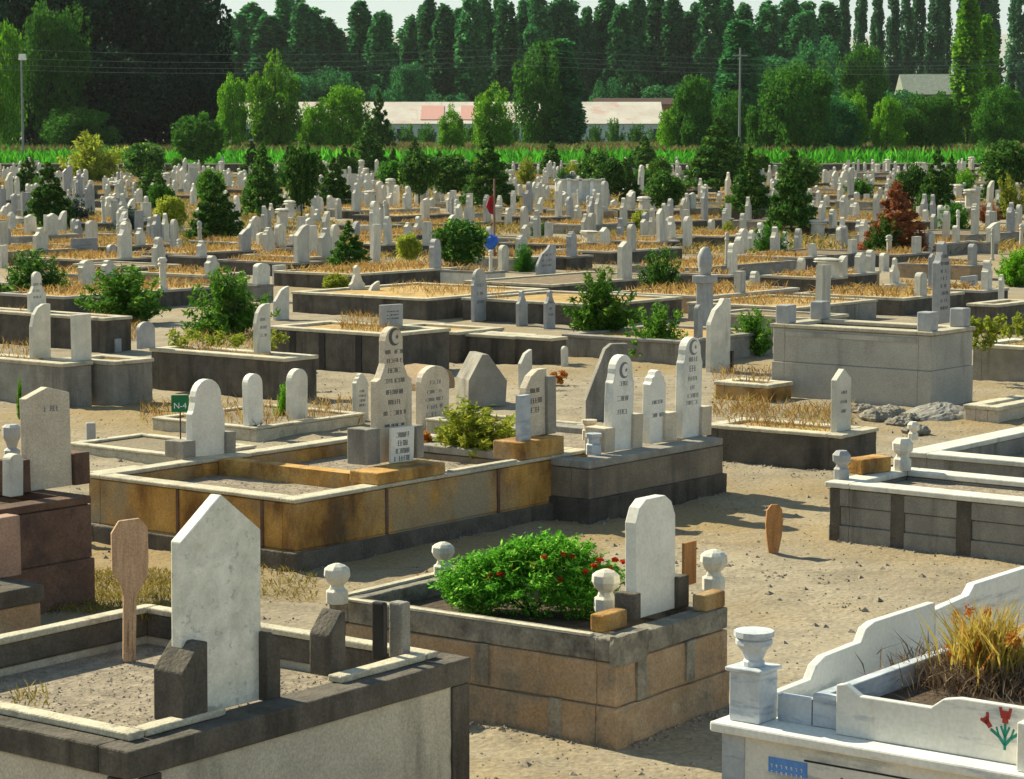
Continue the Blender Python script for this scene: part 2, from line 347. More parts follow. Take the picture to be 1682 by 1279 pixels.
# ------------------------------------------------------------------ ground, field, hills, haze
def axis(dense0, dense1, step, lo, hi):
    a = list(np.arange(dense0, dense1, step)); x = dense1; s_ = step
    while x < hi: a.append(x); s_ *= 1.35; x += s_
    a.append(hi); x = dense0; s_ = step; b = []
    while x > lo: s_ *= 1.35; x -= s_; b.append(max(x, lo))
    return b[::-1] + a
xs = axis(-8, 8, .11, -5000, 5000); ys = axis(9.5, 36, .11, -200, 8000)
def gz(x, y):
    k = max(0, min(1, (60 - y) / 20)) * max(0, min(1, (14 - abs(x)) / 4))
    if k <= 0: return 0
    return k * (noise.noise(Vector((x * .5, y * .5, 0))) * .045 + noise.noise(Vector((x * 2.3, y * 2.3, 4))) * .022 + noise.noise(Vector((x * 5.5, y * 5.5, 9))) * .016)
mb = MB(); nx = len(xs)
for y in ys:
    for x in xs: mb.v.append((x, y, gz(x, y)))
for j in range(len(ys) - 1):
    for i in range(nx - 1):
        a = j * nx + i; mb.f.append((a, a + 1, a + 1 + nx, a + nx))
SAND = mat('sandy_ground', (.235, .195, .14), (.345, .29, .21), .8, 1, .8, 18,
           [((.19, .16, .115), 3.0, .52, .68, U), ((.27, .195, .10), .16, .48, .62, U), ((.12, .095, .07), 26, .66, .74, U)])
g = part('ground', mb, SAND, smooth=True); tag(g, 'dusty sandy ground between the graves', kind='structure')
fb = MB(); fb.add([(-120, 224, .012), (120, 224, .012), (120, 470, .012), (-120, 470, .012)], [(0, 1, 2, 3)])
tag(part('field_soil', fb, mat('field_soil', (.03, .06, .012), (.06, .09, .02), .6, 1, .3, 5)), 'green field floor under the maize', kind='structure')
n = 42000
P = np.stack([(rng.random(n) * 2 - 1) * 72, 224 + 150 * rng.random(n) ** 1.5, np.zeros(n)], 1)
P[:, 2] = .1 + rng.random(n) * 1.1
tag(part('maize_field', blades('maize', P, .95, .22, L_CORN, .35), L_CORN), 'bright green maize growing behind the cemetery wall', 'maize field', kind='stuff')
n = 60000
P = np.stack([(rng.random(n) * 2 - 1) * 95, 236 + 190 * rng.random(n) ** 1.2, np.zeros(n)], 1); P[:, 2] = 1.55 + rng.random(n) * .3
tag(part('maize_tassels', blades('tassel', P, .5, .16, L_TASS, .5), L_TASS), 'pale brown tassels topping the far maize', 'maize tassels', kind='stuff')

mb = MB(); ridge = []
for i in range(81):
    x = -2400 + i * 60; z = 205 + 60 * noise.noise(Vector((i * .11, 0, 3))) + 20 * noise.noise(Vector((i * .5, 1, 3)))
    ridge.append((x, z))
for x, z in ridge: mb.v += [(x, 5200, -1), (x, 5600, z * .6), (x, 6200, z * 1.18), (x, 7000, -1)]
for i in range(80):
    for k in range(3): a = i * 4 + k; mb.f.append((a, a + 4, a + 5, a + 1))
tag(part('hills', mb, mat('hill', (.26, .28, .25), (.36, .36, .31), .004, 1, 0), smooth=True), kind='structure')

hz = MB(); hz.box(-4990, 4990, -190, 7900, -1.2, 330)
hm = bpy.data.materials.new('haze'); hm.use_nodes = True; t = hm.node_tree
t.nodes.remove(t.nodes['Principled BSDF']); pv = t.nodes.new('ShaderNodeVolumePrincipled')
pv.inputs['Color'].default_value = (.86, .93, .97, 1); pv.inputs['Density'].default_value = .00005; pv.inputs['Anisotropy'].default_value = .2
t.links.new(pv.outputs[0], t.nodes['Material Output'].inputs['Volume'])
HAZE = True
if HAZE: tag(part('haze', hz, hm), 'thin summer haze in the far distance', 'haze', kind='stuff')

# ------------------------------------------------------------------ back wall, buildings, poles, cars
TH = R(52)                                     # direction of the grave rows
wy = 219.0
r = root('boundary_wall', (0, wy, 0), 0, 'long low grey cemetery wall with pale coping before the maize', 'wall')
mb = MB(); cp = MB()
for i in range(40):
    x = -64 + i * 3.2; hh = .72 + random.uniform(-.03, .03); mb.box(x, x + 3.19, 0, .22, 0, hh); cp.box(x - .01, x + 3.17, -.05, .27, hh, hh + .09)
part('wall_body', mb, DCONC, r); part('coping', cp, COPE, r)

def facade(name, label, cat, px0, px1, ytop, ybot, D, depth, wallm, roofm, roof=1.2, over=.4, extra=None, zbase=0):
    a = AT(px0, ytop, D); b = AT(px1, ytop, D); wd = b.x - a.x; zt = a.z
    r = root(name, (a.x, D, 0), 0, label, cat)
    part('wall', MB().box(0, wd, 0, depth, zbase, zt), wallm, r, bevel=0)
    rb = MB(); rb.prismy([(-over, zt + .01), (depth + over, zt + .01), (depth / 2, zt + roof)], -over, wd + over)
    part('roof', rb, roofm, r); return r, wd, zt
PALE = plain('whitewashed_wall', (.78, .76, .70)); PINK = plain('faded_red_panel', (.60, .32, .27)); RT = mat('dark_tiles', (.06, .035, .03), (.10, .06, .05), 3, .9, .3, 8)
GROOF = mat('grey_green_roof', (.22, .25, .20), (.32, .35, .28), 2, .9, .2, 8); BRW = mat('brick_red_wall', (.22, .10, .08), (.32, .17, .13), 3, .9, .3, 8)
WROOF = mat('white_roof_sheet', (.50, .44, .38), (.64, .59, .51), .25, .7, .05, 6, [((.52, .36, .30), .18, .56, .66, (1, 1, 1)), ((.35, .33, .28), .9, .6, .75, (1, .2, .2))])
r, wd, zt = facade('long_warehouse', 'long low warehouse with white roof and faded red patches behind the trees', 'warehouse', 315, 1088, 203, 215, 392, 18, PALE, WROOF, 3.6, .3)
for a0, a1 in ((690, 728), (756, 792), (418, 438)):
    x0 = (a0 - 315) / 773 * wd; x1 = (a1 - 315) / 773 * wd
    part('painted_panel', MB().prismy([(1.2, zt + .63), (7.2, zt + 2.92), (7.2, zt + 3.0), (1.2, zt + .71)], x0, x1), PINK, r)
for i in range(22):
    x0 = 2 + i * wd / 22; dmb = MB().box(x0, x0 + 1.3, -.07, -.01, zt - 2.4, zt - .8)
    o = part('window', dmb, plain('dark_glass', (.05, .06, .07), .2) if i == 0 else WG, r); WG = o.data.materials[0]
facade('tiled_shed', 'low shed with a dark tiled roof at the right end of the warehouse', 'shed', 980, 1108, 171, 200, 418, 6, BRW, RT, 1.1)
r, wd, zt = facade('farmhouse', 'house with grey hipped roof half hidden by poplars on the right', 'house', 1492, 1582, 155, 200, 400, 9, plain('house_wall', (.3, .3, .27)), GROOF, 3.4, .8)
for i in range(4): part('window', MB().box(1.2 + i * 2.1, 2.2 + i * 2.1, -.06, -.01, zt - 2.3, zt - .9), WG, r)
r, wd, zt = facade('brick_shed', 'low brick red shed seen between trees on the right', 'shed', 1398, 1482, 214, 236, 440, 5, BRW, RT, .5)
part('door', MB().box(.3, 1.2, -.06, -.01, 0, zt - .6), PALE, r)
def low_car(name, px, D, m, label, cat, L_=4.3, hh=1.45, zoff=2.0):
    p = AT(px, 225, D); r = root(name, (p.x, D, zoff), R(random.uniform(-6, 6)), label, cat)
    l = L_ / 2
    prof = [(-l, .35), (l, .35), (l, .75), (l * .62, .9), (l * .38, hh), (-l * .5, hh), (-l * .78, .95), (-l, .85)]
    part('body', MB().prism(prof, -.85, .85), m, r, bevel=.05)
    part('windscreen', MB().prism([(l * .52, .95), (l * .33, hh - .08), (-l * .46, hh - .08), (-l * .66, .95)], -.87, .87), WG, r)
    for sx in (-.6, .6):
        for sy in (-.8, .8):
            part('wheel', MB().tube((sx * l, sy - .1, .33), (sx * l, sy + .1, .33), .33, n=12), BLACKM, r)
    return r
# an embanked road beyond the maize carries the cars
RD = MB().box(-150, 150, 428, 445, -.3, 2.0); tag(part('road_embankment', RD, mat('road_bank', (.10, .10, .06), (.2, .18, .11), .5, 1, .3, 4)), kind='structure')
low_car('parked_car', 1572, 432, plain('light_blue_car_paint', (.12, .33, .62), .3), 'light blue car parked beyond the maize on the right', 'car', 4.6, 1.6)
low_car('parked_car', 1092, 436, plain('silver_car_paint', (.3, .31, .32), .3), 'silver grey car parked right of the blue cargo box', 'car')
low_car('parked_car', 1226, 436, plain('dark_car_paint', (.04, .045, .05), .3), 'dark car half hidden behind the tall grey pole', 'car')
p = AT(1018, 225, 434); r = root('cargo_box', (p.x, 434, 2.0), 0, 'dark blue cargo container standing beyond the maize', 'container')
part('box_body', MB().box(-4, 4, -1.2, 1.2, .15, 1.75), plain('navy_paint', (.03, .05, .16)), r)
part('lid', MB().box(-4.05, 4.05, -1.25, 1.25, 1.75, 1.85), METAL, r)
for sx in (-3, 3): part('skid', MB().box(sx - .3, sx + .3, -1.1, 1.1, 0, .15), BLACKM, r)
p = AT(940, 225, 430); r = root('low_wall', (p.x, 430, 1.9), 0, 'short white roadside wall left of the blue cargo box', 'wall')
part('wall_body', MB().box(-3.3, 3.3, 0, .3, -.2, .85), PALE, r); part('coping', MB().box(-3.4, 3.4, -.05, .35, .85, 1.0), PALE, r)

def lamp(px, ytop, D, label, head):
    t_ = AT(px, ytop, D); r = root('street_lamp' if head else 'utility_pole', (t_.x, D, 0), 0, label, 'street lamp' if head else 'pole')
    part('post', MB().tube((0, 0, 0), (0, 0, t_.z), .13, .08, 8), METAL, r)
    part('base_plate', MB().box(-.25, .25, -.25, .25, 0, .08), DCONC, r)
    if head:
        part('arm', MB().tube((0, 0, t_.z - .1), (.25, -.6, t_.z), .05), METAL, r)
        part('lamp_head', MB().box(-.12, .6, -.85, -.45, t_.z - .22, t_.z + .35, .05), CHALK, r, bevel=.04)
    else: part('crossarm', MB().box(-.7, .7, -.05, .05, t_.z - .8, t_.z - .68), METAL, r)
    return t_.z
z1 = lamp(35, 95, 232, 'grey street lamp with white head before the dark trees', True)
z2 = lamp(1216, 78, 232, 'plain tall grey pole before the dark poplars', False)
r = root('power_line', (0, 240, 0), 0, 'thin overhead wires strung across the tree line', 'power line')
for k, (y0, y1) in enumerate(((68, 90), (84, 96), (96, 100), (104, 108))):
    mb = MB(); a = AT(-200, y0, 240 + k); b = AT(1900, y1, 240 + k); pr = None
    for i in range(41):
        t_ = i / 40; q = a.lerp(b, t_); q.z -= .9 * 4 * ((t_ * 2 % 1)) * (1 - (t_ * 2 % 1)); q.y -= 240
        if pr: mb.tube(pr, q, .018, n=4)
        pr = q
    part('wire', mb, METAL, r)

# ------------------------------------------------------------------ trees behind
def bt(kind, px, ytop, wpx, D, label, cat='tree', group=None, name=None):
    t_ = AT(px, ytop, D); s_ = F / D
    return plant(name or {'p': 'poplar_tree', 'b': 'broadleaf_tree', 'c': 'conifer_tree'}[kind[0]], kind, (t_.x, D, 0), t_.z, wpx / s_, label, cat, group)
ORD = ['first', 'second', 'third', 'fourth', 'fifth', 'sixth', 'seventh', 'eighth', 'ninth', 'tenth', 'eleventh', 'twelfth', 'thirteenth', 'fourteenth', 'fifteenth', 'sixteenth', 'seventeenth', 'eighteenth', 'nineteenth', 'twentieth']
def ordw(n):
    if n < 20: return ORD[n]
    T = ['twenty', 'thirty', 'forty', 'fifty', 'sixty', 'seventy']
    q, d = divmod(n + 1, 10)
    return (T[q - 2][:-1] + 'ieth') if d == 0 else T[q - 2] + '-' + ORD[d - 1]
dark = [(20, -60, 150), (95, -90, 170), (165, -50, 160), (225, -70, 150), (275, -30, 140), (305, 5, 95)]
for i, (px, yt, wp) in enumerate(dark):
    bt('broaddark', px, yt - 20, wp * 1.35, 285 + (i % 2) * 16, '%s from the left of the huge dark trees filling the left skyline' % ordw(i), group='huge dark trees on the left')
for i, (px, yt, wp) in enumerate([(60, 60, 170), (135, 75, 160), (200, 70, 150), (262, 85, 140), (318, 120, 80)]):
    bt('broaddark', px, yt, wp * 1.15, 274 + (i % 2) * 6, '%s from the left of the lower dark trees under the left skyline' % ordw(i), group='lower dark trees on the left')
pops = [(352, 55, 46), (386, 30, 40), (412, 22, 40), (440, 22, 44), (466, 8, 40), (492, 18, 42), (516, 25, 40), (543, 20, 44), (590, 14, 40), (612, 55, 34), (628, 34, 34),
        (668, 24, 20), (700, 8, 36), (731, 18, 30), (757, 26, 26), (778, 14, 32), (797, 6, 30), (816, 8, 30), (834, 12, 28),
        (862, 2, 34), (887, -4, 34), (906, 4, 30), (931, 4, 38), (962, 14, 24),
        (995, 8, 34), (1018, -2, 34), (1046, -4, 34), (1074, -8, 36), (1102, 4, 34), (1130, 22, 34), (1162, 0, 40), (1192, 12, 38), (1222, 22, 34), (1258, 10, 40), (1288, 8, 34), (1318, 16, 38), (1356, 16, 36)]
for i, (px, yt, wp) in enumerate(pops):
    bt('poplar', px + random.uniform(-5, 5), yt + random.uniform(-4, 26) * (i % 2), wp * random.uniform(1.15, 1.75), 474 + (i * 7 % 5) * 5, '%s from the left of the tall dark poplars along the skyline' % ordw(i), group='dark poplars along the skyline')
for i in range(30):
    px = 345 + i * 35 + random.uniform(-8, 8)
    if 636 < px < 664 or 970 < px < 990: px += 26
    bt('poplar', px, random.uniform(12, 62), random.uniform(38, 62), 505 + (i % 3) * 6, '%s from the left of the lower poplars standing behind the skyline row' % ordw(i), group='second row of poplars')
thin = [(1383, -20, 22), (1418, -25, 22), (1444, -10, 22), (1466, -25, 24), (1490, -15, 22), (1512, -30, 22), (1535, -20, 24), (1556, -25, 22), (1580, -30, 30), (1604, -40, 34), (1626, -20, 30), (1672, -30, 34)]
for i, (px, yt, wp) in enumerate(thin):
    bt('poplarhazy', px + random.uniform(-4, 4), yt + random.uniform(-5, 10), wp * random.uniform(1.0, 1.5), 520 + (i % 3) * 8, '%s from the left of the thin pale poplars at upper right' % ordw(i), group='thin pale poplars at upper right')
mids = [('broadpop', 470, 120, 110, 440), ('broadpop', 620, 140, 60, 440), ('broadpop', 740, 150, 90, 440), ('broadpop', 1000, 128, 60, 460), ('broadpop', 1100, 138, 110, 465), ('broadpop', 1040, 120, 80, 470), ('broadpop', 690, 170, 50, 440),
        ('broadpop', 550, 110, 90, 440), ('broadpop', 1250, 90, 130, 400), ('broad', 1420, 70, 80, 330), ('broadpop', 1380, 110, 90, 400), ('broadpop', 1480, 150, 110, 395), ('broad', 1545, 160, 80, 300), ('broadpop', 840, 160, 50, 440), ('broadpop', 1340, 60, 90, 420)]
for i, (k, px, yt, wp, D) in enumerate(mids):
    bt(k, px, yt, wp, D, '%s listed among bushy trees filling the gaps below the poplars' % ordw(i) if 0 else 'bushy green tree %s' % ['below the left poplars beside the warehouse end', 'just left of the pale gap in the skyline', 'behind the red panelled warehouse wall', 'above the dark shed roof', 'right of the dark shed roof', 'behind the dark shed roof, its tallest', 'right of the pale gap in the skyline', 'between the two left poplar clumps', 'filling the space behind the tall grey pole', 'rounded and bright, above the brick red shed', 'left of the round bright tree, darker', 'before the grey roofed house', 'right of the brick red shed, near the house', 'behind the poplar gap at centre', 'tall, left of the thin pale poplars'][i], group='bushy trees below the poplars')
near = [('broadbright', 381, 118, 48, 262, 'narrow bright green tree before the left end of the warehouse', 1),
        ('broadbright', 451, 94, 82, 258, 'tall bright green tree, largest before the warehouse on the left', 0),
        ('broadbright', 562, 135, 80, 255, 'round topped bright green tree left of the dark pine', 0),
        ('broadbright', 515, 165, 50, 262, 'small yellowish tree between the two bright green ones on the left', 1),
        ('broadpop', 672, 105, 70, 455, 'lone mid green tree standing in the pale skyline gap', 0),
        ('broadbright', 812, 142, 66, 256, 'light green airy tree at the centre of the maize', 2),
        ('broad', 890, 68, 88, 300, 'tall rounded tree dark on its right side, right of centre', 0),
        ('poplar', 925, 75, 60, 300, 'dark narrow tree touching the tall rounded one at centre', 1),
        ('broad', 1140, 122, 66, 250, 'bushy tree rising left of the tall grey pole', 1),
        ('broad', 1200, 150, 60, 262, 'leafy tree right behind the tall grey pole', 2),
        ('poplar', 1215, 48, 70, 330, 'dark pointed tree directly behind the tall grey pole', 0),
        ('broad', 1310, 85, 110, 245, 'largest bushy tree at the right of the maize', 0),
        ('broad', 1262, 165, 70, 250, 'lower bushy tree left of the largest one on the right', 2),
        ('broadpop', 1372, 160, 80, 248, 'dark bushy tree right of the largest one on the right', 1),
        ('broadbright', 1458, 155, 50, 246, 'slim light green tree before the brick red shed', 2),
        ('broad', 1530, 140, 84, 246, 'broad leafy tree left of the light blue car', 0),
        ('poplarbright', 1592, 10, 50, 300, 'tallest light green poplar at the upper right', 0),
        ('poplarbright', 1618, 40, 44, 310, 'second light green poplar, just right of the tallest', 1),
        ('broad', 1645, 140, 80, 246, 'leafy tree at the right edge of the maize', 2),
        ('conifer', 622, 152, 44, 250, 'dark pointed spruce right of the round topped bright tree', 0),
        ('broadbright', 742, 176, 40, 254, 'small light tree before the warehouse, left of centre', 1),
        ('broadbright', 1108, 172, 50, 252, 'small light tree at the right end of the warehouse', 2),
        ('broad', 330, 196, 64, 250, 'low round tree at the left end of the warehouse', 1),
        ('broadbright', 1400, 150, 52, 252, 'slender light tree left of the brick red shed', 0),
        ('broadbright', 1500, 190, 50, 248, 'low light tree right of the brick red shed', 1),
        ('broadbright', 8, 30, 60, 250, 'bright green tree cut off by the left edge', 0),
        ('broad', 88, -20, 110, 268, 'lighter green tree rising behind the street lamp', 1),
        ('broad', 130, 175, 110, 262, 'low spreading tree below the huge dark trees', 2)]
for k, px, yt, wp, D, lab, v in near:
    bt(k, px, yt, wp, D, lab, group=None)
# hedge line under the warehouse: separate shrubs
hl = 0
for px in list(range(330, 1110, 34)):
    yt = 200 + random.uniform(-5, 8)
    if px % 5 == 0: yt -= 8
    t_ = AT(px, yt, 381); hl += 1
    plant('hedge_shrub', 'bushmid', (t_.x, 381 + random.uniform(-3, 3), 0), t_.z, 44 / (F / 381), '%s shrub from the left in the hedge below the warehouse' % ordw(hl - 1), 'shrub', 'shrubs in the hedge below the warehouse')
hl = 0
for px in list(range(1110, 1700, 34)):
    t_ = AT(px, 185 + random.uniform(-12, 10), 415); hl += 1
    plant('hedge_shrub', 'bushmid', (t_.x, 415 + random.uniform(-3, 3), 0), t_.z, 50 / (F / 415), '%s shrub from the left in the thicket behind the right trees' % ordw(hl - 1), 'shrub', 'shrubs in the right hand thicket')

# ------------------------------------------------------------------ trees and bushes among the graves  (px, top, base, width)
veg = [
 ('conifer', 357, 293, 398, 74, 'darkest cone shaped pine among the graves on the left', 'the darkest left pine'),
 ('conifer', 432, 248, 362, 60, 'tall loose pine right of the darkest left one', 'the tall loose pine'),
 ('ball', 495, 238, 366, 58, 'pine with bare straight trunk over orange grass', 'the bare-trunked pine'),
 ('ballmid', 325, 190, 285, 84, 'dark round bush crown rising over the far left wall', 'the dark round tree'),
 ('bushyellow', 155, 212, 300, 110, 'big yellowish green bush against the maize on the left', 'the big yellowish bush'),
 ('conifer', 45, 262, 322, 44, 'small pine below the street lamp', 'the pine below the lamp'),
 ('conifer', 262, 280, 345, 40, 'thin young pine in the far left rows', 'the thin young pine'),
 ('ballyellow', 280, 320, 402, 50, 'straggly yellow green sapling left of the darkest pine', 'the straggly sapling'),
 ('bushblue', 124, 315, 378, 60, 'blue green juniper bush on the left, nearer the edge', 'the left juniper'),
 ('bushblue', 212, 338, 384, 60, 'blue green juniper bush behind a dark wall on the left', 'the right juniper'),
 ('conifer', 548, 262, 342, 52, 'pine right of the bare trunked one', 'the fifth left pine'),
 ('conifer', 606, 202, 290, 60, 'pine rising in front of the maize left of centre', 'the maize-side pine'),
 ('conifer', 682, 228, 285, 36, 'small dark pine at the wall, left of centre', 'the small wall pine'),
 ('ballmid', 645, 262, 318, 50, 'grey green bush in the far rows left of centre', 'the grey green bush'),
 ('ball', 738, 256, 334, 84, 'dense dark round bush left of the flagpole', 'the dark flagpole bush'),
 ('conifer', 802, 222, 345, 70, 'dark pine directly behind the flagpole', 'the flagpole pine'),
 ('conifer', 573, 366, 450, 58, 'dense cone shaped conifer in mid field', 'the dense mid-field cone'),
 ('ball', 758, 362, 458, 86, 'round dark tree on short trunk left of the blue cloth', 'the round dark tree'),
 ('ballyellow', 672, 384, 442, 40, 'thin yellowing shrub above the dry grass', 'the yellowing shrub'),
 ('ballyellow', 552, 448, 492, 44, 'small lime green umbrella shaped shrub', 'the lime umbrella shrub'),
 ('bushdark', 890, 362, 404, 52, 'dark low bush right of the flagpole', 'the low bush by the flagpole'),
 ('bushmid', 862, 398, 446, 40, 'sparse dull green bush right of the blue cloth', 'the sparse dull bush'),
 ('conifer', 906, 232, 292, 36, 'pine at the wall right of centre', 'the wall pine right of centre'),
 ('conifer', 1057, 226, 284, 46, 'round topped pine at the wall, right of centre', 'the round-topped wall pine'),
 ('ball', 1092, 284, 356, 62, 'dark bushy pine among white stones right of centre', 'the dark bushy pine'),
 ('ballmid', 1052, 278, 320, 36, 'small pale pine touching the dark bushy one', 'the small pale pine'),
 ('bushyellow', 1050, 344, 380, 50, 'low light green bush beneath the dark bushy pine', 'the low light bush'),
 ('conifer', 1180, 198, 318, 92, 'large bright tipped pine at the wall right of centre', 'the large wall pine'),
 ('conifer', 1218, 298, 356, 34, 'dark young pine right of the large wall one', 'the dark young pine'),
 ('ballgreen', 1322, 262, 316, 44, 'green round bush in the far right rows', 'the far green bush'),
 ('bushmid', 1266, 368, 430, 72, 'wide olive bush beside two tall pale steles', 'the wide olive bush'),
 ('coniferrust', 1472, 300, 424, 84, 'withered rust red conifer on the right', 'the rust-red conifer'),
 ('ball', 1498, 276, 352, 60, 'dark bush behind the rust red conifer', 'the bush behind rust conifer'),
 ('bushdark', 1452, 352, 426, 62, 'dark green bush at the foot of the rust red conifer', 'the bush under rust conifer'),
 ('bushmid', 1570, 330, 388, 66, 'grey green bush right of the rust red conifer', 'the grey-green right bush'),
 ('bushrust', 1622, 328, 366, 44, 'small dried orange bush near the right edge', 'the dried orange bush'),
 ('bushbright', 1586, 276, 318, 46, 'bright green bush in the far right rows', 'the far bright bush'),
 ('bushbright', 1668, 398, 470, 64, 'bright green bush at the right edge', 'the right-edge bush'),
 ('bushmid', 1412, 290, 330, 60, 'dull green bush in the far rows left of the rust conifer', 'the dull far bush'),
 ('bushdark', 1545, 300, 330, 40, 'little dark bush in the far right rows', 'the little far bush'),
 ('bushyellow', 945, 262, 296, 44, 'yellowish bush at the wall right of centre', 'the yellowish wall bush'),
 ('bushyellow', 1195, 362, 388, 28, 'small yellow green tuft bush right of centre', 'the small tuft bush'),
 ('conifer', 960, 268, 300, 22, 'tiny pine before the wall right of centre', 'the tiny wall pine'),
 ('bushdark', 52, 408, 500, 130, 'dark green bush at the left edge of mid field', 'the left-edge bush'),
 ('bush', 208, 428, 528, 150, 'wide green pine bush behind low white stones on the left', 'the wide left bush'),
 ('bush', 376, 434, 552, 140, 'tall green pine bush over yellow flowers', 'the tall green bush'),
 ('bush', 985, 440, 545, 120, 'bright edged bush in the middle of the field', 'the mid-field bush'),
 ('bushdark', 1085, 404, 496, 92, 'dark glossy bush behind the bright edged one', 'the glossy dark bush'),
 ('bush', 1078, 494, 590, 112, 'low dark bush before the dark glossy one', 'the low dark bush'),
 ('bush', 1238, 500, 582, 76, 'green bush left of the big concrete tomb', 'the bush by the big tomb'),
 ('bushdark', 1665, 448, 470, 40, 'small dark bush below the bright one at the right edge', 'the small right bush'),
]
# ------------------------------------------------------------------ graves
def outline(kind, w, h):
    a = w / 2; pts = []
    def arc(cx, cz, rx, rz, t0, t1, n=8): return [(cx + rx * math.cos(R(t0 + (t1 - t0) * i / n)), cz + rz * math.sin(R(t0 + (t1 - t0) * i / n))) for i in range(n + 1)]
    if kind == 'point': pts = [(-a, 0), (a, 0), (a, h - .27 * w * 1.35), (0, h), (-a, h - .27 * w * 1.35)]
    elif kind == 'gable': pts = [(-a, 0), (a, 0), (a, h - .13 * w), (0, h), (-a, h - .17 * w)]
    elif kind == 'flat': pts = [(-a, 0), (a, 0), (a, h), (-a, h)]
    elif kind == 'clip': pts = [(-a, 0), (a, 0), (a, h - .3 * w), (a - .1 * w, h - .1 * w), (a - .26 * w, h), (-a + .26 * w, h), (-a + .1 * w, h - .1 * w), (-a, h - .3 * w)]
    elif kind == 'arch': pts = [(-a, 0), (a, 0)] + arc(0, h - a, a, a, 0, 180, 12)
    elif kind == 'low': pts = [(-a, 0), (a, 0)] + arc(0, h - .35 * w, a, .35 * w, 0, 180, 10)
    elif kind == 'ogee': pts = [(-a, 0), (a, 0), (a, h - .75 * w), (a * .9, h - .68 * w)] + arc(0, h - .42 * w, a * .8, .42 * w, -10, 190, 12) + [(-a * .9, h - .68 * w), (-a, h - .75 * w)]
    elif kind == 'crest': pts = [(-a, 0), (a, 0), (a, h - 1.0 * w), (a * .78, h - .95 * w), (a * .66, h - .84 * w), (a * .5, h - .68 * w), (a * .48, h - .3 * w)] + arc(0, h - .3 * w, a * .5, .3 * w, 8, 172, 10) + [(-a * .48, h - .3 * w), (-a * .5, h - .68 * w), (-a * .66, h - .84 * w), (-a * .78, h - .95 * w), (-a, h - 1.0 * w)]
    elif kind == 'scal': pts = [(-a, 0), (a, 0), (a, h - .5 * w), (a * .8, h - .42 * w), (a * .72, h - .25 * w), (a * .45, h - .2 * w), (a * .34, h - .04 * w), (0, h), (-a * .34, h - .04 * w), (-a * .45, h - .2 * w), (-a * .72, h - .25 * w), (-a * .8, h - .42 * w), (-a, h - .5 * w)]
    elif kind == 'slant': pts = [(-a, 0), (a, 0), (a, h), (a * .5, h - .02), (-a * .1, h - .2 * w), (-a, h - .75 * w)]
    elif kind == 'spire': pts = [(-a, 0), (a, 0), (a, h - .9 * w), (a * .7, h - .8 * w), (a * .35, h - .45 * w), (a * .3, h - .12 * w), (0, h), (-a * .3, h - .12 * w), (-a * .35, h - .45 * w), (-a * .7, h - .8 * w), (-a, h - .9 * w)]
    elif kind == 'wing': pts = [(-a, 0), (a, 0), (a, h - .02), (a * .35, h), (a * .1, h - .14 * w), (-a * .5, h - .3 * w), (-a * .95, h - .62 * w), (-a, h - .7 * w)]
    elif kind == 'halfarch': pts = [(-a, 0), (a, 0), (a, h), (a * .3, h), (-a * .3, h - .15 * w), (-a * .75, h - .45 * w), (-a, h - .95 * w)]
    return pts
SHAPE = {'point': 'pointed', 'flat': 'flat-topped', 'arch': 'arched', 'ogee': 'shouldered', 'crest': 'crested', 'spire': 'spired', 'scal': 'scalloped', 'clip': 'clipped', 'low': 'low round', 'slant': 'slant-topped', 'pillar': 'slender post', 'turban': 'turban-topped', 'wing': 'curved', 'halfarch': 'half-arched'}

def glyph_lines(lines, mb, cx, y, seed=0):
    """rows of small engraved letter strokes: (z, width, letter height)"""
    rd = random.Random(seed)
    for z, wd, hh in lines:
        cw = hh * .72; n = max(1, int(wd / cw)); x0 = cx - n * cw / 2
        for i in range(n):
            if n > 6 and rd.random() < .12: continue
            x = x0 + i * cw; t_ = hh * .13; e = cw * .72
            seg = rd.choice([(1, 1, 1, 0, 0), (1, 0, 1, 1, 0), (1, 1, 0, 1, 1), (0, 0, 1, 0, 1), (1, 1, 1, 1, 0), (1, 0, 0, 1, 1), (1, 0, 1, 1, 1)])
            if seg[0]: mb.box(x, x + t_, y - .003, y, z, z + hh)
            if seg[1]: mb.box(x + e - t_, x + e, y - .003, y, z, z + hh)
            if seg[2]: mb.box(x + t_, x + e - t_, y - .003, y, z + hh - t_, z + hh)
            if seg[3]: mb.box(x + t_, x + e - t_, y - .003, y, z + hh * .45, z + hh * .45 + t_)
            if seg[4]: mb.box(x + t_, x + e - t_, y - .003, y, z, z + t_)
    return mb
def crescent(mb, cx, cz, r, y):
    pts = []; inner = []
    for i in range(13):
        a = R(40 + 280 * i / 12); pts.append((cx + r * math.cos(a), cz + r * math.sin(a)))
        a = R(53.7 + 252.6 * i / 12); inner.append((cx + .3 * r + .79 * r * math.cos(a), cz + .79 * r * math.sin(a)))
    inner = inner[::-1]
    for i in range(12):
        q = [pts[i], pts[i + 1], inner[11 - i], inner[12 - i]]
        mb.prism(q[::-1] if False else q, y - .003, y)
    mb.prism([(cx + r * (.42 + (.3 if k % 2 == 0 else .12) * math.cos(R(90 + 36 * k))), cz + r * (.3 if k % 2 == 0 else .12) * math.sin(R(90 + 36 * k))) for k in range(10)], y - .003, y)
    return mb

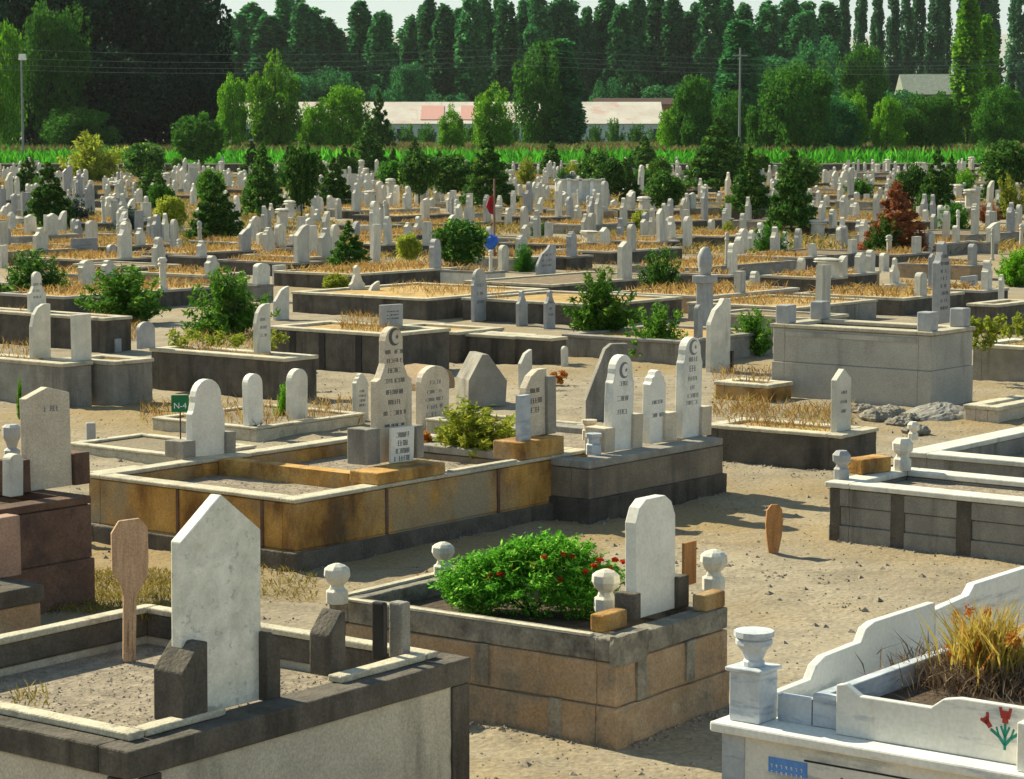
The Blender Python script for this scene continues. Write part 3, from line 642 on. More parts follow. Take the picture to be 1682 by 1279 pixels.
FORE = []
def stone(px, yb, yt, wpx, z, kind, m, label, group=None, th=.07, name='headstone', lines=None, emblem=False, supports=None, theta=TH, inkm=INK, sup_m=CONC, seed=1, bev=.006, adv=0):
    """px: centre column of the base, wpx: width in px as seen (slab only)"""
    if z < .45 and z not in (.42, .36): z = zat(px, yb)
    p = G(px, yb, z); s_ = scale_at(p); h = (yb - yt) / s_
    w_ = (wpx / s_ - th * math.sin(theta)) / math.cos(theta); w_ = max(w_, .12)
    r = root(name, p, theta, label, 'headstone', group)
    r.rotation_euler = (R(random.gauss(0, .7)), R(random.gauss(0, .8)), theta)
    part('slab', MB().prism(outline(kind, w_, h), 0, th), m, r, bevel=bev)
    if lines:
        mb = MB(); L_ = [(h * a, w_ * b, h * c) for a, b, c in lines]; glyph_lines(L_, mb, 0, 0, seed)
        if emblem: crescent(mb, 0, h * emblem, .075, 0)
        part('inscription', mb, inkm, r)
    for sx, sw, sh, sdy, kind2 in supports or []:   # centre offset (in slab half widths), width, height, depth
        mb = MB(); x0 = sx * w_ / 2 - sw / 2
        if kind2 == 'slope': mb.prism([(x0, 0), (x0 + sw, 0), (x0 + sw, sh), (x0 + sw * .72, sh), (x0, sh * .66)], -.09, sdy - .02)
        elif kind2 == 'peak': mb.prism([(x0, 0), (x0 + sw, 0), (x0 + sw, sh * .8), (x0 + sw * .35, sh), (x0, sh)], -.05, sdy)
        else: mb.box(x0, x0 + sw, -.03, sdy, 0, sh)
        part('side_block', mb, sup_m, r, bevel=.008)
    FORE.append(r); return r, w_, h

def tomb(name, label, px, py, z, rpx, lpx, wallm, copem, theta=TH, t=.14, ch=.08, over=.03, soil=SOIL, sdrop=.12, cat='grave', knobs=(), course=None, posts=(), postm=None, plinth=None, rough=0, a=None, b=None, kname='corner_finial', km=None, split=None):
    """near corner of the coping top at (px,py), height z; a along R to rpx, b along L to lpx"""
    p = G(px, py, z)
    a = reach(p, theta, rpx) if a is None else a
    b = reach(p, theta + math.pi / 2, lpx) if b is None else b
    r = root(name, (p.x, p.y, 0), theta, label, cat)
    zb = z - ch; BEDS.append((p.x, p.y, theta, a, b, z))
    def ring(mb, o, t_, z0, z1):
        mb.box(-o, a + o, -o, t_, z0, z1); mb.box(-o, a + o, b - t_, b + o, z0, z1)
        mb.box(-o, t_, t_ + .001, b - t_ - .001, z0, z1); mb.box(a - t_, a + o, t_ + .001, b - t_ - .001, z0, z1); return mb
    if course:
        n = len(course); zz = [-.05] + list(course) + [zb]
        wb = MB()
        for k in range(n + 1): ring(wb, .0 if k % 2 else .012, t, zz[k], zz[k + 1] - .006)
        ring(wb, -.012, t - .01, 0, zb - .002)
    else: wb = ring(MB(), 0, t, -.05, zb)
    part('wall', wb, wallm, r, bevel=.008, rough=rough)
    part('coping', ring(MB(), over, t + .015, zb + .002, z), copem, r, bevel=.01, rough=rough * .8)
    part('soil', MB().box(t + .016, a - t - .016, t + .016, b - t - .016, -.05, z - sdrop), soil, r)
    if posts:
        for side, u, wd in posts:
            mb = MB()
            if side == 'l': mb.box(-.014, .05, u * b - wd / 2, u * b + wd / 2, .0, zb - .004)
            else: mb.box(u * a - wd / 2, u * a + wd / 2, -.014, .05, .0, zb - .004)
            part('pilaster', mb, postm or DCONC, r, bevel=.006)
    if plinth: part('plinth', ring(MB(), plinth[0], .1, -.05, plinth[1]), plinth[2], r, bevel=.01, rough=rough)
    for kx, ky, kh in knobs: knob(r, kx * a + (t / 2 if kx < .5 else -t / 2), ky * b + (t / 2 if ky < .5 else -t / 2), z, kh, km or WHITE2, kname)
    return r, a, b
def knob(r, x, y, z, h, m, nm='corner_finial', base=True):
    w_ = h * .29
    pr = [(w_ * 1.0, 0), (w_ * 1.0, h * .30), (w_ * .72, h * .36), (w_ * .60, h * .46), (w_ * .95, h * .56), (w_ * 1.2, h * .70), (w_ * 1.15, h * .86), (w_ * .8, h * .94), (w_ * .3, h)]
    part(nm, MB().lathe(pr, 0, 0, 8), m, r, loc=(x, y, z), rz=R(22.5), bevel=.003)
def onto(r, x, y, z): return Vector((r.location.x + x * math.cos(r.rotation_euler.z) - y * math.sin(r.rotation_euler.z), r.location.y + x * math.sin(r.rotation_euler.z) + y * math.cos(r.rotation_euler.z), z))

def kerb(label, px, py, z, rpx, lpx, m=COPE, **k):
    k.setdefault('soil', SAND)
    return tomb('kerbed_plot', label, px, py, z, rpx, lpx, m, m, t=.09, ch=.03, over=.01, sdrop=.03, rough=.008, **k)
kerb('pale kerbed sandy plot under the green sign', 300, 748, .14, 420, 112, cat='grave plot')
kerb('sunlit pale kerbed plot behind the red-brown tomb', 196, 780, .2, 268, 148, cat='grave plot')
kerb('sandy kerbed plot with dry grass behind the plain arched headstone', 420, 702, .14, 600, 250, cat='grave plot')
kerb('low kerbed plot between sandstone tomb and three headstones', 905, 706, .2, 975, 700, cat='grave plot')

def plot(label, px, py, z, rpx, lpx, wallm=DCONC, copem=COPE, soil=STRAW, **k):
    k.setdefault('t', .14); k.setdefault('ch', .05)
    return tomb('grave_enclosure', label, px, py, z, rpx, lpx, wallm, copem, over=.02, soil=soil, sdrop=.04, rough=.008, **k)
plot('low grey-walled plot with two white stones at the left edge', 104, 597, .55, 150, -80, CONC)
plot('grey-walled plot left of the long dark terrace', 186, 594, .55, 250, 106, CONC)
plot('long dark terrace wall holding the tall green bush', 468, 588, .55, 520, 248)
plot('dark terrace behind the low white stones at the left edge', 172, 522, .55, 215, -60)
plot('dark panelled terrace left of the crested headstone', 640, 548, .60, 738, 442, DCONC, COPE, posts=[('l', .25, .12), ('l', .55, .12), ('l', .8, .12)], postm=BLACKM)
plot('dark framed tomb under the turbaned headstone of mid field', 752, 545, .45, 826, 700, DCONC, COPE, b=1.6)
plot('small dark tomb right of the dark framed one', 845, 552, .42, 882, 0, DCONC, COPE, b=1.4)
plot('small dark tomb left of the bright edged bush', 905, 555, .42, 930, 0, DCONC, COPE, b=1.4)
plot('long low grey wall behind the low dark bush', 1120, 560, .35, 1270, 925, CONC, CONC)
plot('pale-coped grassy plot behind the lime umbrella shrub', 700, 490, .4, 900, 480, DCONC, COPE)
plot('concrete plot with yellow plants right of the big tomb', 1700, 570, .5, 1760, 1598, CONC, WHITE2)
plot('grey plot with green plants behind the big concrete tomb', 1640, 500, .5, 1700, 1590, DCONC, COPE)
plot('low white-coped plot right of the rubble rocks', 1640, 668, .2, 1720, 1585, BEIGE, COPE, soil=SAND)
plot('ochre-grass plot left of the big concrete tomb', 1262, 632, .22, 1300, 1175, YELL, COPE)
plot('low stone-edged plot with dry grass above the big tomb', 1310, 505, .35, 1440, 1130, CONC, COPE)
plot('dark walled grassy plot around the mid-field bush', 980, 500, .4, 1120, 760, DCONC, COPE)


# ---- A: dark coped tomb at the lower left
rA, aA, bA = tomb('grave_enclosure', 'dark coped double tomb with pale panels, bottom left', 212, 1232, .75, 766, 0, PANEL, DCONC, theta=R(53), t=.16, ch=.13, over=.02, b=2.3, soil=SOIL, sdrop=.17, rough=.018,
     posts=[('r', .05, .13), ('r', .975, .14), ('l', .03, .12)], postm=DCONC)
mb = MB(); z = .752                               # raised inner rim of the coping
mb.box(.10, aA - .1, bA - .19, bA - .10, z, z + .035); mb.box(.10, .19, .1, bA - .2, z, z + .035); mb.box(aA - .19, aA - .10, .1, bA - .2, z, z + .035); mb.box(.20, aA * .30, .1, .19, z, z + .035); mb.box(aA * .64, aA - .2, .1, .19, z, z + .035)
part('inner_rim', mb, COPE, rA, bevel=.008, rough=.008)
stone(366, 1165, 809, 132, .75, 'point', SPECK, 'large pointed speckled marble headstone, bottom left', th=.07, theta=R(53), supports=[(-1.02, .16, .36, .12, 'slope'), (1.12, .10, .33, .10, 'peak')], sup_m=DCONC, bev=.008)
def loose_block(px, yb, z, wd, dp, hh, m, label, shape='slope', theta=R(53), name='stone_block', cat='stone block'):
    p = G(px, yb, z); mb = MB()
    if shape == 'slope': mb.prism([(-wd / 2, 0), (wd / 2, 0), (wd / 2, hh), (wd * .28, hh), (-wd / 2, hh * .66)], 0, dp)
    else: mb.box(-wd / 2, wd / 2, 0, dp, 0, hh)
    o = part(name, mb, m, None, loc=p, rz=theta, bevel=.01, rough=.006); tag(o, label, cat); return o
loose_block(556, 1108, .752, .12, .14, .31, DCONC, 'slope-topped concrete block right of the large speckled headstone')
loose_block(634, 1086, .752, .035, .08, .30, BLACKM, 'thin upright black slab between two concrete blocks', 'box', name='black_slab', cat='stone slab')
loose_block(668, 1082, .752, .07, .09, .29, CONC, 'flat-topped concrete block right of the thin black slab', 'box')

# ---- tall wooden marker board in the first plot
def paddle(px, yb, yt, wpx, z, m, label, kind, rz):
    p = G(px, yb, z); s_ = scale_at(p); h = (yb - yt) / s_; w_ = wpx / s_ / math.cos(rz)
    a = w_ / 2; st = .17 * w_
    if kind == 'long': pts = [(-st, 0), (st, 0), (st * 1.1, h * .46), (a * .95, h * .60), (a, h * .7), (a * .95, h * .93), (a * .5, h), (-a * .6, h * .985), (-a, h * .9), (-a * .95, h * .64), (-a * .5, h * .54), (-st, h * .46)]
    else: pts = [(-st * 1.6, 0), (st * 1.6, 0), (a * .9, h * .35), (a, h * .65), (a * .85, h * .9), (a * .4, h), (-a * .4, h), (-a * .9, h * .88), (-a, h * .6), (-a * .85, h * .32)]
    o = part('wooden_marker', MB().prism(pts, 0, .03), m, None, loc=p, rz=rz, bevel=.006); tag(o, label, 'wooden marker')
    o.rotation_euler = (R(-1.5), R(1.5), rz); return o
paddle(213, 1088, 850, 58, .58, WOOD, 'tall paddle-shaped wooden grave marker behind the speckled headstone', 'long', R(20))
paddle(1271, 909, 828, 29, 0, WOOD2, 'small rounded wooden marker standing alone in the sand', 'short', R(12))

# ---- J: planter tomb with the green flowering bush
rJ, aJ, bJ = tomb('grave_enclosure', 'brown block tomb holding a bushy green flowering plant', 1012, 1052, .60, 1196, 540, BROWNB, MORTAR, theta=R(54), t=.13, ch=.13, over=.0, soil=DSOIL, sdrop=.10, rough=.016,
     course=(.22,), knobs=())
mb = MB(); mb.box(.0, .05, .18, bJ - .01, .601, .615); mb.box(.05, aJ - .05, bJ - .06, bJ - .01, .601, .615)
part('pale_rim', mb, COPE, rJ, rough=.006)
for bx in ((-.016, .04, bJ * .42, bJ * .42 + .09, .23, .47), (-.016, .04, .36, .45, .0, .22), (.20, .30, -.016, .04, .22, .47), (aJ * .6, aJ * .6 + .09, -.016, .04, .24, .47), (-.004, .3, -.018, .04, .45, .62)):
    part('mortar_patch', MB().box(*bx), MORTAR, rJ, rough=.02)
for (px, yb, hh, lab) in ((995, 1003, .25, ''), (1172, 968, .25, ''), (728, 946, .22, ''), (554, 990, .24, '')):
    p = G(px, yb, .60); q = p - rJ.location; c, s_ = math.cos(-R(54)), math.sin(-R(54))
    knob(rJ, q.x * c - q.y * s_, q.x * s_ + q.y * c, .60, hh, WHITE2)
stone(1078, 1008, 815, 88, .60, 'clip', WHITE, 'white headstone with clipped corners on the planted brown tomb', th=.08, theta=R(54), supports=[(-1.12, .06, .16, .12, 'box'), (1.22, .12, .19, .2, 'box')], sup_m=DCONC)
for i, (px, yb, wd, lab) in enumerate(((1012, 1034, .24, 'ochre brick left of the clip-cornered headstone'), (1176, 1001, .22, 'ochre brick under the right corner finial of the planted tomb'))):
    o = part('ochre_brick', MB().box(-wd / 2, wd / 2, 0, .1, 0, .10), YELL, None, loc=G(px, yb, .602), rz=R(54), bevel=.012, rough=.006); tag(o, lab, 'brick')
o = part('wooden_board', MB().box(-.07, .07, 0, .02, 0, .27), WOOD2, None, loc=G(1134, 960, .60), rz=R(54)); tag(o, 'orange-brown board leaning behind the clip-cornered headstone', 'board')

def flowering():
    p = G(872, 1008, .50); r = root('flowering_plant', p, 0, 'bushy feathery green plant with red flowers in the brown tomb', 'plant'); r.scale = (1.04, 1, .80)
    out = []; fl = []
    s_ = scale_at(p)
    lob = [(-.36, .02, .18, .20), (-.22, .1, .24, .2), (-.05, .1, .3, .2), (.10, .0, .34, .22), (.02, .05, .40, .16), (.22, .05, .30, .22), (.36, 0, .22, .17), (.0, -.05, .16, .26), (-.3, -.05, .12, .18), (.3, -.1, .12, .2), (.14, .12, .42, .13), (-.14, .04, .34, .14)]
    for x, y, z_, rr in lob:
        P = sphere_pts(1100, (x, y, z_), (rr * .85, rr * .85, rr * .85), .4)
        out.append(P)
        for _ in range(60):                       # feathery tips sticking out
            d = Vector((random.gauss(0, 1), random.gauss(0, 1), abs(random.gauss(.4, 1)))).normalized()
            t_ = rng.random((30, 1)) * .6 + .65; out.append(np.array((x, y, z_)) + t_ * np.array(d) * rr * random.uniform(.8, 1.12) + rng.normal(size=(30, 3)) * .013)
    P = np.concatenate(out); P = P[P[:, 2] > .0]
    part('foliage', cards('foliage', P, .021, L_FLO, aspect=1.9), L_FLO, r)
    mb = MB()
    for i in range(14):
        a = random.random() * 6.28; mb.tube((0, 0, 0), (math.cos(a) * .3, math.sin(a) * .15, .25), .006, .003, 5)
    part('stem', mb, BARK, r)
    fm = leafmat('red_petals', (.45, .03, .02), (.6, .08, .03), trans=.2)
    fpos = [(805, 935), (812, 918), (822, 930), (832, 926), (845, 920), (862, 918), (878, 912), (888, 890), (893, 900), (905, 878), (940, 900), (952, 912), (962, 925), (975, 915), (985, 905), (1000, 922), (1010, 905), (1018, 915), (1024, 908), (800, 925), (925, 893), (868, 930), (918, 940), (960, 895)]
    for i, (fx, fy) in enumerate(fpos[::2] + fpos[13:16]):
        q = AT(fx, fy + 6, p.y - random.uniform(.06, .2)) - p; q.x /= 1.04; q.z = q.z * .92 / .80
        f = part('flower', cards('petals', sphere_pts(34, (0, 0, 0), (.019, .019, .014), .3), .022, fm), fm, r, loc=q)
flowering()
pk = part('withered_flower', cards('w', np.concatenate([sphere_pts(120, (0, 0, .04), (.14, .05, .05), .1)]), .022, L_OR, aspect=1.5), L_OR, None, loc=G(700, 968, .5)); tag(pk, 'low orange withered flowers at the left end of the brown planter', 'flowers')

# ---- B: long yellow sandstone tomb
rB, aB, bB = tomb('grave_enclosure', 'long yellow sandstone double tomb in the centre', 485, 820, .56, 966, 145, YELL, COPE, theta=R(52), t=.14, ch=.035, over=.015, soil=SOIL, sdrop=.15, rough=.010, course=(.15,), plinth=(.05, .14, DCONC),
     posts=[('r', .28, .03), ('r', .66, .035), ('l', .15, .03), ('l', .55, .03)], postm=REDB)
mb = MB(); mb.box(aB * .36, aB * .40, .14, bB - .15, .2, .55); part('dividing_wall', mb, YELL, rB, rough=.01)
mb = MB().box(aB * .25, aB * .47, -.02, .30, .561, .66); part('pedestal', mb, YELL, rB, bevel=.01, rough=.01)
mb = MB().box(aB * .74, aB * .90, -.02, .30, .561, .72); part('pedestal', mb, YELL, rB, bevel=.01, rough=.01)
o = part('weathered_lip', MB().box(aB * .50, aB * .73, .0, .06, .561, .575), COPE, rB)
C1 = [(.80, .60, .030), (.735, .45, .03), (.66, .40, .034), (.585, .62, .032), (.50, .52, .034), (.425, .42, .034), (.345, .70, .032), (.26, .62, .02)]
stone(649, 757, 536, 66, .66, 'crest', BEIGE, 'tall crested headstone with many engraved lines in the centre', th=.08, lines=C1, emblem=.925, supports=[(-1.35, .16, .30, .2, 'box'), (1.32, .10, .28, .2, 'box')], sup_m=CONC, seed=3)
r, w_, h_ = stone(653, 758, 700, 40, .662, 'flat', WHITE, 'small white lettered plate leaning on the tall crested headstone', th=.03, lines=[(.72, .62, .14), (.48, .5, .15), (.26, .7, .14), (.05, .8, .14)], name='lettered_plate', seed=9, adv=1)
r['category'] = 'plate'; r.location += Vector((math.sin(TH), -math.cos(TH), 0)) * .055
stone(880, 716, 607, 50, .72, 'halfarch', BEIGE, 'broken-topped inscribed headstone with blue-grey side slab', th=.08, lines=[(.66, .5, .07), (.50, .7, .08), (.36, .5, .08)], supports=[(1.22, .13, .52, .12, 'box')], sup_m=CONC, seed=5)
o = part('side_slab', MB().box(-.07, .07, -.10, -.04, 0, .40), VEIN, None, loc=G(849, 722, .722), rz=TH); tag(o, 'blue-grey upright slab before the broken-topped headstone', 'stone slab')
bk = plant('garden_bush', 'bushyellow', G(782, 748, .45), .54, .98, 'lime yellow bush growing in the yellow sandstone tomb', 'bush', None, 'the lime bush in the sandstone tomb')
pk = part('orange_flowers', cards('o', np.concatenate([sphere_pts(260, (random.uniform(-.16, .16), random.uniform(-.08, .08), random.uniform(.05, .2)), (.07, .07, .07), .1) for _ in range(7)]), .026, L_OR, aspect=1.4), L_OR, None, loc=G(720, 745, .43)); tag(pk, 'orange and yellow flowers left of the lime yellow bush', 'flowers')

# ---- D: tomb with three white headstones
rD, aD, bD = tomb('grave_enclosure', 'brown concrete tomb carrying three white headstones in a row', 968, 758, .54, 1188, 900, BROWNC, CONC, theta=R(52), t=.2, ch=.07, over=.0, soil=SOIL, sdrop=.06, rough=.012, course=(.2,), b=2.2, plinth=(.03, .2, DCONC))
T3 = [(.68, .5, .045), (.52, .6, .05), (.38, .5, .05)]
stone(1021, 739, 582, 50, .54, 'ogee', WHITE, 'left and broadest of three inscribed white headstones', th=.09, lines=T3, inkm=INKG, emblem=.84, supports=[(-1.35, .16, .22, .2, 'box'), (1.3, .15, .32, .2, 'box')], sup_m=BEIGE, seed=11)
stone(1080, 727, 607, 40, .54, 'scal', WHITE, 'middle and lowest of three inscribed white headstones', th=.09, lines=[(.54, .8, .05), (.36, .8, .05)], inkm=INKG, supports=[(1.45, .2, .27, .2, 'box')], sup_m=BEIGE, seed=12)
stone(1136, 718, 553, 46, .54, 'ogee', WHITE, 'right and tallest of three inscribed white headstones', th=.09, lines=[(.76, .5, .045), (.66, .5, .06), (.57, .6, .04), (.48, .3, .04), (.40, .7, .04), (.33, .8, .04)], inkm=INKG, emblem=.9, supports=[(1.35, .17, .28, .2, 'box')], sup_m=BEIGE, seed=13)
for i, (px, yb) in enumerate(((975, 746), (968, 722))):
    o = part('marble_post', MB().lathe([(.07, 0), (.07, .09), (.055, .1), (.055, .15), (.075, .16), (.075, .19)], 0, 0, 8), VEIN if i == 0 else BEIGE, None, loc=G(px, yb, .54), rz=R(30)); tag(o, ['small square bluish marble post left of three white headstones', 'small beige post behind the bluish marble post'][i], 'post')

# ---- slanted slab, gable stone, bits behind B
o = part('leaning_wall', MB().prism([(0, 0), (.52, 0), (.52, .92), (.32, .92), (.24, .86), (0, .25)], 0, .14), CONC, None, loc=G(962, 692, .0), rz=R(12), bevel=.01); tag(o, 'grey side wall with steeply sloping edge behind three headstones', 'wall')
p = G(800, 668, 0); s_ = scale_at(p)
o = part('gabled_stone', MB().prism([(-.25, 0), (.25, 0), (.27, .32), (.02, .66), (-.06, .66), (-.24, .34)], 0, .5), CONC, None, loc=p, rz=R(20), bevel=.01); tag(o, 'grey gable-shaped tomb end with one pale sunlit slope', 'tomb end')
stone(715, 706, 600, 54, .1, 'low', BEIGE, 'wide round-topped inscribed stone right of the tall crested headstone', th=.09, lines=[(.72, .4, .06), (.58, .6, .05), (.46, .7, .05), (.34, .6, .06), (.22, .7, .06)], inkm=INKG, seed=21)
o = part('stone_hood', MB().prism([(-.30, 0), (.30, 0), (.30, .1), (.26, .2), (.1, .28), (-.05, .27), (-.3, .09)], 0, .55), BROWNB, None, loc=G(716, 640, .3), rz=R(40), bevel=.01); tag(o, 'brown curved stone hood behind the wide round-topped stone', 'stone hood')
stone(866, 640, 574, 24, .1, 'slant', WHITE2, 'small white wedge-topped stone behind the broken-topped headstone', th=.06)
stone(596, 690, 613, 26, .1, 'scal', WHITE2, 'grey-white scalloped inscribed headstone left of the tall crested one', lines=[(.6, .5, .05), (.5, .6, .05), (.4, .5, .05), (.3, .6, .05)], inkm=INKG, th=.07, seed=22)
stone(930, 604, 568, 10, .1, 'arch', WHITE2, 'tiny white stone beside orange flowers behind the sandstone tomb', th=.05)

# ---- left side stones
rL, aL, bL = tomb('grave_enclosure', 'red-brown stone tomb at the left edge', -55, 845, .80, 150, -260, REDB, REDB, theta=R(52), t=.16, ch=.06, over=.0, soil=DSOIL, sdrop=.1, rough=.012, b=1.8, course=(.35,))
stone(84, 802, 635, 71, .80, 'gable', BEIGE, 'tall brownish headstone with one engraved line on red-brown tomb', th=.08, lines=[(.76, .55, .055)], inkm=INKG, supports=[(1.38, .15, .24, .2, 'box'), (-1.32, .12, .24, .2, 'box')], sup_m=REDB, seed=31)
stone(28, 815, 745, 26, .80, 'low', WHITE2, 'small pale round-topped stone left of the tall brownish headstone', th=.09)
o = part('carved_post', MB().lathe([(.07, 0), (.07, .12), (.04, .14), (.06, .2), (.08, .24), (.08, .32), (.05, .34)], 0, 0, 8), GREYM, None, loc=G(20, 762, .6)); tag(o, 'small grey carved post at the left edge', 'post')
p = G(-60, 950, .45)
rM, aM, bM = tomb('grave_enclosure', 'dark stepped tomb end cut off by the left edge', -70, 985, .42, 66, -200, BROWNB, DCONC, theta=R(52), t=.15, ch=.12, over=.02, rough=.012, b=1.2, plinth=(.06, .12, DCONC))
stone(14, 948, 848, 62, .42, 'flat', PINKB, 'square pinkish block stone at the left edge', th=.14, bev=.01)
o = part('white_plate', MB().box(-.06, .06, -.03, -.005, 0, .24), WHITE, None, loc=G(-4, 948, .422), rz=TH); tag(o, 'white marble plate leaning on the pinkish block', 'plate')
stone(343, 748, 622, 58, .12, 'ogee', WHITE, 'plain white shouldered headstone beside the green sign', th=.08, supports=[(-1.32, .16, .15, .2, 'box'), (1.25, .12, .2, .16, 'box')], sup_m=CONC)
stone(421, 698, 613, 32, .12, 'arch', WHITE, 'plain white arched headstone with a dark vase in front', th=.09)
stone(492, 688, 605, 34, .1, 'arch', WHITE2, 'worn arched headstone right of the young fir', th=.09)
o = part('flower_vase', MB().lathe([(.035, 0), (.05, .03), (.03, .08), (.045, .16), (.05, .2), (.03, .21)], 0, 0, 10), BLACKM, None, loc=G(417, 700, .12), smooth=True); tag(o, 'dark vase before the plain arched headstone', 'vase')
o = part('carved_post', MB().box(-.13, .13, -.06, .06, 0, .05).box(-.06, .04, -.05, .05, .05, .24), GREYM, None, loc=G(151, 730, .05), rz=R(15), bevel=.01); tag(o, 'low grey post on slab in the sandy plot', 'post')
plant('fir_sapling', 'bushbright', G(468, 697, 0), .50, .24, 'young green fir left of the worn arched headstone', 'tree')
plant('tall_weed', 'bushbright', G(34, 690, 0), .55, .10, 'thin green weed left of the tall brownish headstone', 'weed')
plant('tall_weed', 'bushbright', G(74, 655, 0), .25, .12, 'small green weed above the tall brownish headstone', 'weed')
# green sign
p = G(297, 748, .1); s_ = scale_at(p)
r = root('grave_sign', p, R(8), 'small green sign on a thin rusty post', 'sign')
hh = (748 - 648) / s_
part('post', MB().tube((0, .01, 0), (0, .01, hh * .98), .008), RUST, r)
part('plate', MB().box(-.09, .09, -.006, 0, hh - 28 / s_, hh), SIGNG, r)
def text_mesh(s, size, m, name='lettering'):
    cu = bpy.data.curves.new(name, 'FONT'); cu.body = s; cu.size = size; cu.extrude = .001; cu.align_x = 'CENTER'
    ob = bpy.data.objects.new(name, cu); C.objects.link(ob); dg = bpy.context.evaluated_depsgraph_get()
    me = bpy.data.meshes.new_from_object(ob.evaluated_get(dg)); bpy.data.objects.remove(ob); me.materials.clear(); me.materials.append(m); return me
o = part('lettering', text_mesh('N-4', .085, CHALK), CHALK, r, loc=(0, -.008, hh - 22 / s_)); o.rotation_euler = (R(90), 0, 0)

# ---- low kerbs of sandy plots on the left and centre

# ---- E: big grey tomb
rE, aE, bE = tomb('grave_enclosure', 'big two-tiered grey concrete tomb on the right', 1530, 545, .95, 1598, 1270, LCONC, COPE, theta=R(52), t=.18, ch=.05, over=.03, soil=SOIL, sdrop=.06, rough=.006, course=(.46,), plinth=None)
part('raised_frame', MB().box(-.012, .02, .2, bE - .2, .80, .86), LCONC, rE)
for kx, ky in ((0, .0), (0, 1), (1, 0), (1, 1)):
    part('corner_block', MB().box(-.1, .1, -.1, .1, 0, .24), GREYM, rE, loc=(kx * aE + (.12 if kx < .5 else -.12), ky * bE + (.12 if ky < .5 else -.12), .951), bevel=.015)
stone(1551, 531, 396, 34, .95, 'pillar' if 0 else 'spire', GREYM, 'tall dark-lettered grey stele on the big concrete tomb', th=.1, lines=[(.8 - .09 * i, .75, .04) for i in range(8)], seed=41)
o = part('spoil_heap', None or MB().lathe([(.95, 0), (.85, .14), (.55, .30), (.25, .42), (.05, .44)], 0, 0, 14), CONC, None, loc=G(1545, 688, -.02), rough=.1, sub=2); o.scale = (.55, .45, .45); tag(o, 'dark grey heap of cement at the foot of the big tomb', 'heap')
for i, (px, py, sz) in enumerate(((1440, 692, .24), (1478, 700, .18), (1415, 680, .20), (1505, 712, .17), (1462, 684, .22), (1492, 692, .15))):
    mb = MB(); mb.lathe([(sz * .8, 0), (sz, sz * .25), (sz * .7, sz * .5), (sz * .3, sz * .6)], 0, 0, 7)
    o = part('rock', mb, MORTAR, None, loc=G(px, py, -.02), rz=i * 1.3, rough=.09, sub=2); tag(o, '%s rubble rock from the left below the big concrete tomb' % ORD[[1, 3, 0, 5, 2, 4][i]], 'rock', 'rubble rocks below the big tomb')
stone(1386, 708, 605, 38, .36, 'point', WHITE2, 'white pointed engraved headstone at a plot corner before the big tomb', th=.07, lines=[(.6, .4, .05), (.45, .5, .05), (.3, .4, .05)], inkm=INKG, seed=42)
rG, aG, bG = tomb('grave_enclosure', 'low dark-walled weedy plot left of the big concrete tomb', 1382, 714, .36, 1440, 1160, DCONC, COPE, theta=R(54), t=.14, ch=.04, over=.02, soil=STRAW, sdrop=.03, rough=.012)
# E1, E2
stone(1183, 612, 490, 44, .2, 'wing', WHITE2, 'large curved-topped white headstone above dry yellow weeds', th=.08, supports=[(1.1, .06, .3, .1, 'box')], sup_m=BLACKM)
stone(1150, 590, 500, 16, .2, 'arch', GREYM, 'narrow grey stone touching the large curved-topped one', th=.08)
p = G(1157, 560, zat(1157, 560)); s_ = scale_at(p); hh = (560 - 405) / s_
r = root('headstone', p, TH, 'tall grey turban-topped pillar headstone right of the glossy bush', 'headstone')
part('shaft', MB().box(-.14, .14, -.08, .08, 0, hh * .62), GREYM, r, bevel=.015); part('collar', MB().box(-.2, .2, -.12, .12, hh * .62, hh * .70), GREYM, r, bevel=.01)
part('turban', MB().lathe([(.1, hh * .7), (.1, hh * .75), (.12, hh * .8), (.125, hh * .9), (.08, hh * .97), (.03, hh)], 0, 0, 12), GREYM, r, smooth=True)

# ---- H: pale tombs on the right
pH = G(1365, 790, .5); thH = R(52)
bH = 3.2; near = (pH.x - bH * math.cos(thH + math.pi / 2), pH.y - bH * math.sin(thH + math.pi / 2))
def tomb_at(name, label, x, y, z, a, b, wallm, copem, **k):
    q = proj((x, y, z)); return tomb(name, label, q[0], q[1], z, 0, 0, wallm, copem, a=a, b=b, **k)
rH, aH, bH = tomb_at('grave_enclosure', 'wide grey tomb with dark pilasters and pale coping, right', near[0], near[1], .5, 1.15, bH, CONC, WHITE2, theta=thH, t=.18, ch=.05, over=.04, rough=.005, soil=SOIL, sdrop=.08, course=(.14, .30),
     posts=[('l', .985, .10), ('l', .80, .13), ('l', .61, .14), ('l', .42, .13), ('l', .2, .13)], postm=DCONC)
pK = G(1490, 740, .55); b2 = 3.6; n2 = (pK.x - b2 * math.cos(thH + math.pi / 2), pK.y - b2 * math.sin(thH + math.pi / 2))
rK, aK, bK = tomb_at('grave_enclosure', 'pale marble-coped tomb just behind the pilastered grey one', n2[0], n2[1], .55, 2.3, b2, CONC, WHITE2, theta=thH, t=.2, ch=.05, over=.04, rough=.005, soil=SOIL, sdrop=.2)
for i, (px, yb, z_, hh) in enumerate(((1382, 786, .5, .24), (1482, 772, .5, .28), (1500, 722, .55, .17))):
    w_ = hh * .28
    o = part('marble_finial', MB().lathe([(w_, 0), (w_, hh * .35), (w_ * .75, hh * .42), (w_ * .7, hh * .5), (w_ * 1.15, hh * .62), (w_ * 1.2, hh * .85), (w_ * .7, hh)], 0, 0, 8), GREYM if i == 0 else WHITE2, None, loc=G(px, yb, z_ + .001), rz=R(22)); tag(o, ['grey knobbed finial on the left corner of the pilastered tomb', 'pale knobbed finial right of the ochre stone block', 'small pale finial behind the ochre stone block'][i], 'finial')
